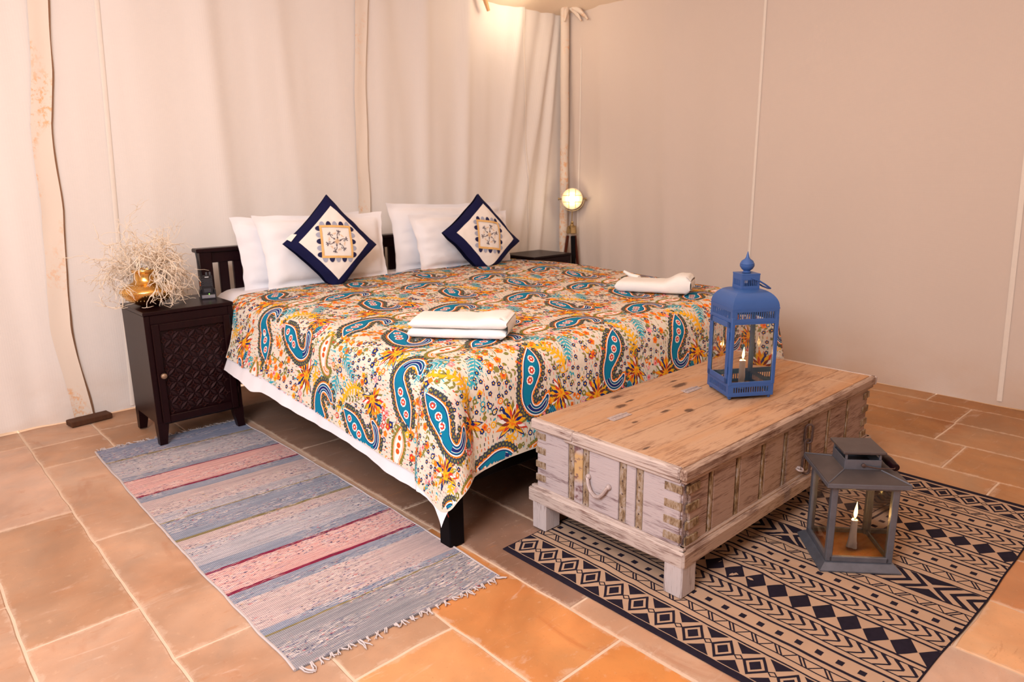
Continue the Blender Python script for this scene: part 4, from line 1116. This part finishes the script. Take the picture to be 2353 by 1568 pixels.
for x in (.004, .020): b = MB(); b.lathe([(.0052, 0), (.0052, .016), (.004, .018)], 10, T(x, 0, .115)); b.build('knob', M_plast2, rd)
b = MB()
for k in range(2): b.box((-.0298, -.002, .070+.012*k), (.002, .012, .006), .001)
b.build('orange_buttons', emit('orange_button_light', (1, .16, .02), .6), rd)
# ------------------------------------------------------------------ tripod spotlight in the corner
LX, LY = 4.262, 3.905
lp = thing('tripod_lamp', 'brass caged spotlight lit on a dark wooden tripod in the corner', 'lamp', (LX, LY, 0))
hub = Vector((0, 0, .845))
toC = Vector((-LX, -LY, 0)).normalized(); rightv = Vector((-toC.y, toC.x, 0))*1.0
for k, (ax, wd) in enumerate(((-.055, .030), (.0, .034), (.055, .034))):
    base_dir = [Vector((-.10, .07, 0)), Vector((-.075, -.105, 0)), Vector((.055, -.07, 0))][k]
    top = hub + base_dir*.22 + Vector((0, 0, -.025)); bot = base_dir*1.15; bot.z = .002
    d = (bot-top).normalized(); q = d.to_track_quat('Z', 'X').to_matrix().to_4x4(); L = (bot-top).length
    M_ = Matrix.Translation(top) @ q
    lg = MB().box((0, 0, L/2+.03), (.022, .034, L-.06), .004, M=M_).build('leg', M_teak if k != 1 else M_black, lp)
    MB().box((0, 0, .018), (.026, .038, .052), .003, M=M_).build('brass_clamp', M_oldbrass, lg)
b = MB(); b.lathe([(.03, -.032), (.034, -.02), (.034, -.008), (.018, -.004), (.012, .006), (.012, .02)], 16, Matrix.Translation(hub)); b.ball((-.010, -.012, .865), .012, 10); b.build('hub', M_oldbrass, lp)
b = MB(); b.tube([(-.004, 0, .86), (.002, 0, .955)], .004, 8); b.build('stem', M_oldbrass, lp)
hz = 1.052; HR = .083
Mh = T(0, 0, hz) @ (toC + Vector((0, 0, .06))).to_track_quat('Z', 'Y').to_matrix().to_4x4()
b = MB(); b.lathe([(.030, -.085), (.055, -.075), (.074, -.040), (.078, .0), (HR, .004), (HR, .022), (.074, .022), (.072, .006), (.060, -.03), (.03, -.055), (.001, -.06)], 28, Mh); hd = b.build('lamp_head', plain('pale_brass', (.66, .52, .30), .4, .5, .5), lp, ang=50)
b = MB(); b.ball((0, 0, -.012), .032, 14, Mh); b.build('bulb', M_bulb, hd)
b = MB()
for o_ in (-.026, .026):
    hh = math.sqrt(.078**2-o_**2)
    b.tube([(o_, -hh, .022), (o_, -hh*.5, .036), (o_, 0, .040), (o_, hh*.5, .036), (o_, hh, .022)], .0026, 6, M=Mh); b.tube([(-hh, o_, .022), (-hh*.5, o_, .036), (0, o_, .040), (hh*.5, o_, .036), (hh, o_, .022)], .0026, 6, M=Mh)
b.build('wire_cage', M_oldbrass, hd)
b = MB()
for s in (-1, 1):
    b.tube([(s*HR, 0, .005), (s*(HR+.028), 0, .005)], .006, 8, M=Mh); b.lathe([(.012, -.003), (.012, .003)], 10, Mh @ T(s*(HR+.026), 0, .005) @ RY(PI/2))
b.build('pivot_screw', M_oldbrass, lp)
b = MB(); b.tube([((HR+.012)*math.cos(a), (HR+.012)*math.sin(a), .005) for a in [PI+PI*k/16 for k in range(17)]], .0016, 6, M=Mh); b.build('yoke', M_oldbrass, lp)
pl = toC*.13; point('tripod_lamp_light', (LX+pl.x, LY+pl.y, hz+.008), .55, (1, .78, .5), .03)
# bulb added above the frame to give the warm patch by the corner a source
eb = thing('added_eave_bulb', 'added small bare bulb under the roof edge, made-up source of the warm patch', 'bulb', (3.72, 3.86, 2.46))
MB().lathe([(.010, .052), (.013, .055), (.013, .085), (.006, .09), (.003, .13)], 12).build('added_bulb_socket', M_plast, eb)
b = MB(); b.lathe([(.001, .0), (.016, .006), (.022, .022), (.016, .040), (.010, .054)], 14); b.build('added_bulb_glass', emit('added_eave_bulb_glow', (1, .82, .60), 12), eb)
# ------------------------------------------------------------------ wooden trunk table
TO = (2.32, 1.36, 0); tz = .415
tr = thing('storage_trunk', 'whitewashed wooden trunk on short legs with iron straps and chain hasp', 'trunk', TO)
def tb(name, c, d, mat, ch=.003, parent=tr): return MB().box(c, d, ch).build(name, mat, parent, off=TO)
BX0_, BX1_, BY0_, BY1_ = 1.652, 2.985, 1.066, 1.668
tb('end_board', (BX0_+.012, (BY0_+BY1_)/2, .2675), (.024, BY1_-BY0_, .255), M_end, .002)
tb('end_board', (BX1_-.012, (BY0_+BY1_)/2, .2675), (.024, BY1_-BY0_, .255), M_end, .002)
tb('front_board', ((BX0_+BX1_)/2, BY0_+.012, .2675), (BX1_-BX0_-.05, .024, .255), M_front, .002)
tb('back_board', ((BX0_+BX1_)/2, BY1_-.012, .2675), (BX1_-BX0_-.05, .024, .255), M_front, .002)
tb('bottom_board', ((BX0_+BX1_)/2, (BY0_+BY1_)/2, .13), (BX1_-BX0_-.05, BY1_-BY0_-.05, .02), M_front, .001)
# end face: raised panels and straps (left end and right end alike)
for ex, sx, vis in ((BX0_, -1, 1), (BX1_, 1, 0)):
    for k, (y0, y1) in enumerate(((1.517, 1.664), (1.452, 1.489), (1.299, 1.423), (1.233, 1.269), (1.070, 1.204))):
        tb('raised_panel', (ex+sx*.002, (y0+y1)/2, .264), (.012, y1-y0, .222 if k in (1, 2, 3) else .238), M_stain if (k == 1 and vis) else M_end, .004)
    for y0, y1 in ((1.491, 1.515), (1.425, 1.450), (1.271, 1.297), (1.206, 1.231)): tb('iron_strap', (ex+sx*.0015, (y0+y1)/2, .265), (.009, y1-y0, .24), M_strap2, .002)
    if vis:
        for y0, y1 in ((1.491, 1.515), (1.425, 1.450), (1.271, 1.297), (1.206, 1.231)):
            b = MB()
            for z in (.17, .215, .26, .305, .35): b.ball((ex-.0035, (y0+y1)/2, z), .0042, 7)
            b.build('rivets', M_iron, tr, off=TO)
    for z in ((.352, .298, .245, .195) if vis else (.34, .285, .23, .18)):
        tb('corner_bracket', (ex+sx*.0065, 1.0945, z-.006), (.008, .060, .025), M_strap2, .001)
        tb('corner_bracket', (ex+sx*.0065, 1.645, z+.004), (.008, .048, .024), M_strap2, .001)
b = MB(); hy = [(1.424, .278), (1.420, .272), (1.414, .252), (1.402, .232), (1.384, .222), (1.366, .226), (1.350, .243), (1.338, .264), (1.332, .270)]
b.tube([(BX0_-.016-.006*math.sin(i/8*PI), y, z) for i, (y, z) in enumerate(hy)], [.004, .006, .006, .0062, .0065, .0062, .006, .006, .004], 8)
b.ball((BX0_-.012, 1.421, .277), .010, 8); b.ball((BX0_-.012, 1.335, .268), .010, 8); b.build('bail_handle', M_ironpaint, tr, off=TO)
# front face
px = [1.658, 1.785, 1.943, 2.104, 2.260, 2.445, 2.602, 2.776, 2.982]
for x0, x1 in zip(px, px[1:]):
    tb('raised_panel', ((x0+x1)/2+.006, BY0_-.002, .262), (x1-x0-.030, .012, .226), M_front, .004)
for x in px[1:-1]: tb('iron_strap', (x+.008, BY0_-.0025, .264), (.017, .012, .242), M_strap, .002)
for z in (.352, .292, .236, .185):
    tb('corner_bracket', (1.692, BY0_-.0085, z-.008), (.064, .008, .026), M_strap, .001); tb('corner_bracket', (2.955, BY0_-.0085, z-.008), (.055, .008, .026), M_strap, .001)
# chain hasp and eye bolt
def link(z, tilt, rz, name='chain_link'):
    b = MB(); P = [(.0135*math.cos(a)*(1), 0, .026*math.copysign(1, math.sin(a))*(abs(math.sin(a)) > .5) + .013*math.sin(a)) for a in [2*PI*k/16 for k in range(16)]]
    P = []
    for k in range(9): a = PI*k/8; P.append((.0125*math.cos(a), 0, .024+.0125*math.sin(a)))
    for k in range(9): a = PI+PI*k/8; P.append((.0125*math.cos(a), 0, -.024+.0125*math.sin(a)))
    b.tube(P, .0042, 7, closed=True); o = b.build(name, M_iron, tr); o.location = (2.409-TO[0], BY0_-.024-TO[1], z); o.rotation_euler = (tilt, tilt*.3, rz); return o
link(.325, .08, -.95); link(.266, -.06, -.35); link(.205, .05, -1.0)
b = MB(); b.add(*torus(.013, .004, 12, 6), 0, T(2.374, BY0_-.016, .196) @ RX(.3)); b.tube([(2.374, BY0_, .200), (2.374, BY0_-.02, .200)], .005, 7); b.build('eye_bolt', M_ironpaint, tr, off=TO)
# base moulding, legs
for y in (1.052, 1.682): MB().box(((1.628+3.012)/2, y, .130), (1.384, .030, .055), .008).build('base_moulding', M_trimx, tr, off=TO)
for x in (1.641, 2.999): MB().box((x, 1.367, .130), (.030, .658, .055), .008).build('base_moulding', M_trim, tr, off=TO)
b = MB(); b.box(((1.64+3.0)/2, 1.0585, .160), (1.352, .018, .010), .004); b.build('quarter_round', M_trimx, tr, off=TO)
b = MB(); b.box((1.6455, 1.367, .160), (.018, .640, .010), .004); b.build('quarter_round', M_trim, tr, off=TO)
for x in (1.665, 2.97):
    for y in (1.073, 1.640):
        b = MB(); b.box((0, 0, .060), (.076, .066, .116), .004); o = b.build('leg', M_leg, tr); o.location = (x-TO[0], y-TO[1], .0045 if y < 1.6 else .0045)
# lid: planks with open joints, edge moulding, hinges
z0, th = .393, .022
def plank(x0, x1, y0, y1): tb('lid_plank', ((x0+x1)/2, (y0+y1)/2, z0+th/2+random.uniform(-.0006, .0006)), (x1-x0-.002, y1-y0-.0022, th), M_lid, .0018)
plank(1.652, 3.005, 1.594, 1.680); plank(1.652, 3.005, 1.480, 1.594); plank(1.652, 2.88, 1.338, 1.479); plank(2.88, 3.005, 1.338, 1.479)
plank(1.652, 2.86, 1.194, 1.338); plank(2.86, 3.005, 1.194, 1.338); plank(1.652, 2.412, 1.068, 1.194); plank(2.412, 2.84, 1.068, 1.194); plank(2.84, 3.005, 1.068, 1.194)
b = MB(); b.box(((1.628+3.014)/2, 1.0555, .399), (1.386, .025, .036), .006); b.box(((1.640+3.0)/2, 1.0585, .376), (1.36, .019, .014), .004); b.build('lid_moulding', M_trimx, tr, off=TO)
b = MB(); b.box((1.640, 1.278, .399), (.024, .420, .036), .005); b.box((1.6435, 1.3, .376), (.017, .46, .014), .004); b.build('lid_moulding', M_trim, tr, off=TO)
b = MB(); b.box((1.640, 1.5855, .399), (.024, .193, .036), .005); b.build('lid_moulding', M_trim, tr, off=TO)
b = MB(); b.box((3.008, 1.362, .399), (.016, .64, .036), .005); b.build('lid_moulding', M_trim, tr, off=TO)
def hinge(x, y):
    b = MB(); b.box((x, y-.010, .4162), (.100, .022, .0022), .001); b.box((x-.005, y+.008, .4160), (.080, .016, .002), .0008)
    b.tube([(x-.045, y, .4175), (x+.045, y, .4175)], .0042, 8)
    for k in (-.035, 0, .035): b.ball((x+k, y-.012, .418), .004, 7, sz=.6)
    return b.build('hinge', M_ironpaint, tr, off=TO)
hinge(1.865, 1.480); hinge(2.315, 1.482)
# ------------------------------------------------------------------ candles
def candle(label, loc, h, r, fl, drip, watts):
    t = thing('candle', label, 'candle', loc); b = MB(); rs_ = random.Random(int(h*1000))
    n = 16; v = []; f = []; lv = 10
    for j in range(lv+1):
        q = j/lv
        for i in range(n):
            a = 2*PI*i/n; rr = r*(1 + drip*(1-q)**2.2*(.55+.45*math.sin(a*3+1)) + .05*nz(a*1.5, q*4, h*9)); v.append((rr*math.cos(a), rr*math.sin(a), q*h + (.0015*math.sin(a*2) if j == lv else 0)))
    for j in range(lv):
        for i in range(n): k = (i+1) % n; f.append((j*n+i, j*n+k, (j+1)*n+k, (j+1)*n+i))
    f.append(tuple(range(n))[::-1]); f.append(tuple(range(lv*n, lv*n+n))); b.add(v, f)
    if drip > .5:
        b.tube([(r*1.0, -r*.2, h*.55), (r*1.35, -r*.2, h*.3), (r*1.9, -r*.2, .006)], [.002, .004, .007], 7)
    else: b.tube([(-r, 0, h*.45), (-r*1.2, 0, h*.36), (-r*1.1, 0, h*.32)], [.001, .004, .002], 7)
    b.build('wax', M_wax, t, ang=60)
    b = MB(); b.tube([(0, 0, h-.002), (.001, 0, h+.010)], .0012, 5); b.build('wick', M_wick, t)
    b = MB(); b.lathe([(.0008, 0), (.0040*fl, .008*fl), (.0052*fl, .016*fl), (.0040*fl, .028*fl), (.0018*fl, .040*fl), (.0003, .050*fl)], 12, T(.001, 0, h+.004) @ RY(D(6))); b.build('flame', M_flame, t, ang=180)
    point('candle_light', (loc[0]+.002, loc[1], loc[2]+h+.022*fl), watts, (1, .52, .16), .007)
# ------------------------------------------------------------------ blue lantern on the trunk
BL = (2.416, 1.331, tz+.0015)
bl = thing('blue_lantern', 'tall blue metal lantern with pierced bands and onion finial on the trunk', 'lantern', BL, D(-33.4))
hw = .0895
def rot4(fn):
    for k in range(4): fn(RZ(k*PI/2), k)
def pierced(name, z0, z1, half, nb, parent=bl, top=.010, bot=.012):
    b = MB()
    def side(M, k):
        b.box((0, -half, z0+bot/2), (half*2, .003, bot), .0004, M=M); b.box((0, -half, z1-top/2), (half*2, .003, top), .0004, M=M)
        zb, zt_ = z0+bot, z1-top
        for i in range(nb+1):
            x = -half*.90 + half*1.80*i/nb; w = half*1.80/nb*.36
            if i in (0, nb): w = half*.2
            b.box((x, -half, (zb+zt_)/2), (w, .0022, zt_-zb), 0, M=M)
            if i < nb:   # pointed ends of the slots
                xm = x + half*.90/nb
                for zz in (zb, zt_): b.box((xm, -half, zz), (half*1.8/nb*.5, .0021, half*1.8/nb*.5), 0, M=M @ T(xm, 0, zz) @ RY(PI/4) @ T(-xm, 0, -zz))
    rot4(side); return b.build(name, M_blue, parent)
b = MB(); b.box((0, 0, .0145), (hw*2, hw*2, .003), .0005); b.build('bottom_plate', plain('blue_inside_plate', (.10, .055, .05), .6), bl)
pierced('pierced_band', .012, .060, hw, 17, bot=.013, top=.010)
b = MB()
for x in (-1, 1):
    for y in (-1, 1): b.ball((x*hw*.88, y*hw*.88, .007), .0075, 10)
b.build('ball_foot', M_blue, bl)
b = MB()
for x in (-1, 1):
    for y in (-1, 1): b.box((x*(hw-.004), y*(hw-.004), .185), (.014, .014, .258), .002)
def rails(M, k): b.box((0, -hw, .0635), (hw*2, .004, .010), .001, M=M); b.box((0, -hw, .292), (hw*2, .004, .010), .001, M=M)
rot4(rails); b.build('frame', M_blue, bl)
pierced('pierced_band', .294, .345, hw+.001, 19)
b = MB(); b.box((0, 0, .2955), (hw*2-.004, hw*2-.004, .0015), 0)
for k in range(4):
    M = RZ(k*PI/2); g = MB(); s = hw-.010; g.add([(-s, -hw+.003, .067), (s, -hw+.003, .067), (s, -hw+.003, .288), (-s, -hw+.003, .288)], [(0, 1, 2, 3)], 0, M); g.build('glass_pane', M_glass, bl, smooth=False)
# hinged door frame on the left face
b = MB(); M = RZ(-PI/2)
for c, d in (((-.070, -hw-.004, .178), (.018, .005, .232)), ((.070, -hw-.004, .178), (.018, .005, .232)), ((0, -hw-.004, .284), (.158, .005, .020)), ((0, -hw-.004, .072), (.158, .005, .020))): b.box(c, d, .001, M=M)
for z in (.115, .245): b.tube([(.080, -hw-.007, z-.014), (.080, -hw-.007, z+.014)], .0035, 7, M=M)
b.build('door_frame', M_blue, bl)
dome = [(hw+.003, .342), (hw+.003, .347)] + [(.038 + (hw-.036)*math.cos(a)**1.15, .347 + .062*math.sin(a)) for a in [PI/2*k/10 for k in range(11)]]
b = MB(); b.sqlathe(dome); b.build('dome', M_blue, bl, ang=40)
pierced('pierced_neck', .405, .462, .035, 9, top=.018, bot=.014); b = MB(); b.box((0, 0, .4635), (.074, .074, .005), .001); b.build('neck_cap', M_blue, bl)
b = MB(); b.lathe([(.012, .465), (.017, .468), (.012, .474), (.020, .480), (.0262, .490), (.0268, .496), (.0255, .497), (.0265, .499), (.021, .510), (.010, .518), (.0065, .523), (.0045, .532), (.001, .545)], 20); b.build('onion_finial', M_blue, bl, ang=40)
b = MB(); b.tube([(.000, -.037, .451), (.030, -.040, .440), (.058, -.038, .424), (.083, -.030, .408), (.090, 0, .404), (.083, .030, .408), (.058, .038, .424), (.030, .040, .440), (0, .037, .451)], .0032, 8); b.build('wire_handle', M_blue, bl)
candle('slim white candle burning inside the blue lantern', (BL[0]+.002, BL[1]-.006, BL[2]+.0165), .112, .0115, .95, .12, 1.6)
# ------------------------------------------------------------------ grey lantern on the printed rug
GL = (2.252, .814, .0068); gh = .101
gl_ = thing('grey_lantern', 'weathered grey zinc lantern with flared base and flat chimney cap on the printed rug', 'lantern', GL, D(-48.5))
b = MB(); b.sqlathe([(.124, .0), (.124, .004), (.107, .023), (.102, .024)]); b.build('flared_base', M_zinc, gl_, smooth=False)
b = MB(); b.box((0, 0, .0255), (.196, .196, .003), .0005); b.build('floor_plate', M_rustplate, gl_)
for x in (-1, 1):
    for y in (-1, 1): MB().box((x*(gh-.009), y*(gh-.009), .155), (.020, .020, .262), .002).build('corner_post', M_zinc, gl_)
rot4(lambda M, k: (MB().box((0, -gh+.005, .033), (gh*2-.02, .012, .018), .0015, M=M).build('bottom_rail', M_zinc, gl_), MB().box((0, -gh+.005, .279), (gh*2-.02, .012, .014), .0015, M=M).build('top_rail', M_zinc, gl_)))
for k in range(4):
    M = RZ(k*PI/2); g = MB(); s = gh-.012; g.add([(-s, -gh+.008, .040), (s, -gh+.008, .040), (s, -gh+.008, .274), (-s, -gh+.008, .274)], [(0, 1, 2, 3)], 0, M); g.build('glass_pane', M_glass, gl_, smooth=False)
b = MB(); b.sqlathe([(.122, .286), (.124, .288), (.124, .300), (.122, .303), (.058, .321), (.056, .322)]); b.build('roof', M_zroof, gl_, smooth=False)
rot4(lambda M, k: MB().box((0, -.123, .294), (.248, .004, .014), .001, M=M).build('roof_rim', M_zinc, gl_))
for k in range(4): MB().tube([(.056, .056, .3225), (.122, .122, .3035)], .0022, 6, M=RZ(k*PI/2)).build('roof_seam', M_zinc, gl_)
b = MB(); rot4(lambda M, k: b.box((0, -.0545, .3385), (.110, .003, .033), .0008, M=M)); b.build('chimney_box', M_zinc, gl_)
for x in (-1, 1):
    for y in (-1, 1): MB().box((x*.051, y*.051, .365), (.007, .007, .020), .001).build('cap_post', M_zinc, gl_)
b = MB(); b.box((0, 0, .3795), (.130, .130, .009), .002); b.build('chimney_cap', M_zroof, gl_)
b = MB(); b.lathe([(.0065, 0), (.0065, .006), (.003, .008)], 10, T(0, -.056, .338) @ RX(PI/2)); b.lathe([(.0065, 0), (.0065, .006), (.003, .008)], 10, T(0, .056, .338) @ RX(-PI/2))
b.tube([(0, -.060, .338), (.045, -.064, .331), (.092, -.060, .330), (.100, -.050, .331)], .0022, 6); b.tube([(0, .060, .338), (.045, .064, .331), (.092, .060, .330), (.100, .050, .331)], .0022, 6); b.build('wire_bail', M_iron, gl_)
b = MB(); b.lathe([(.005, -.055), (.0115, -.054), (.0125, -.047), (.009, -.042), (.0125, -.034), (.0145, 0), (.0125, .034), (.009, .042), (.0125, .047), (.0115, .054), (.005, .055)], 14, T(.100, 0, .331) @ RX(PI/2)); b.build('wooden_grip', M_bedwood, gl_)
candle('short dripping white candle burning inside the grey lantern', (2.254, .800, GL[2]+.0275),   .098, .0100, 1.15, .9, 1.8)
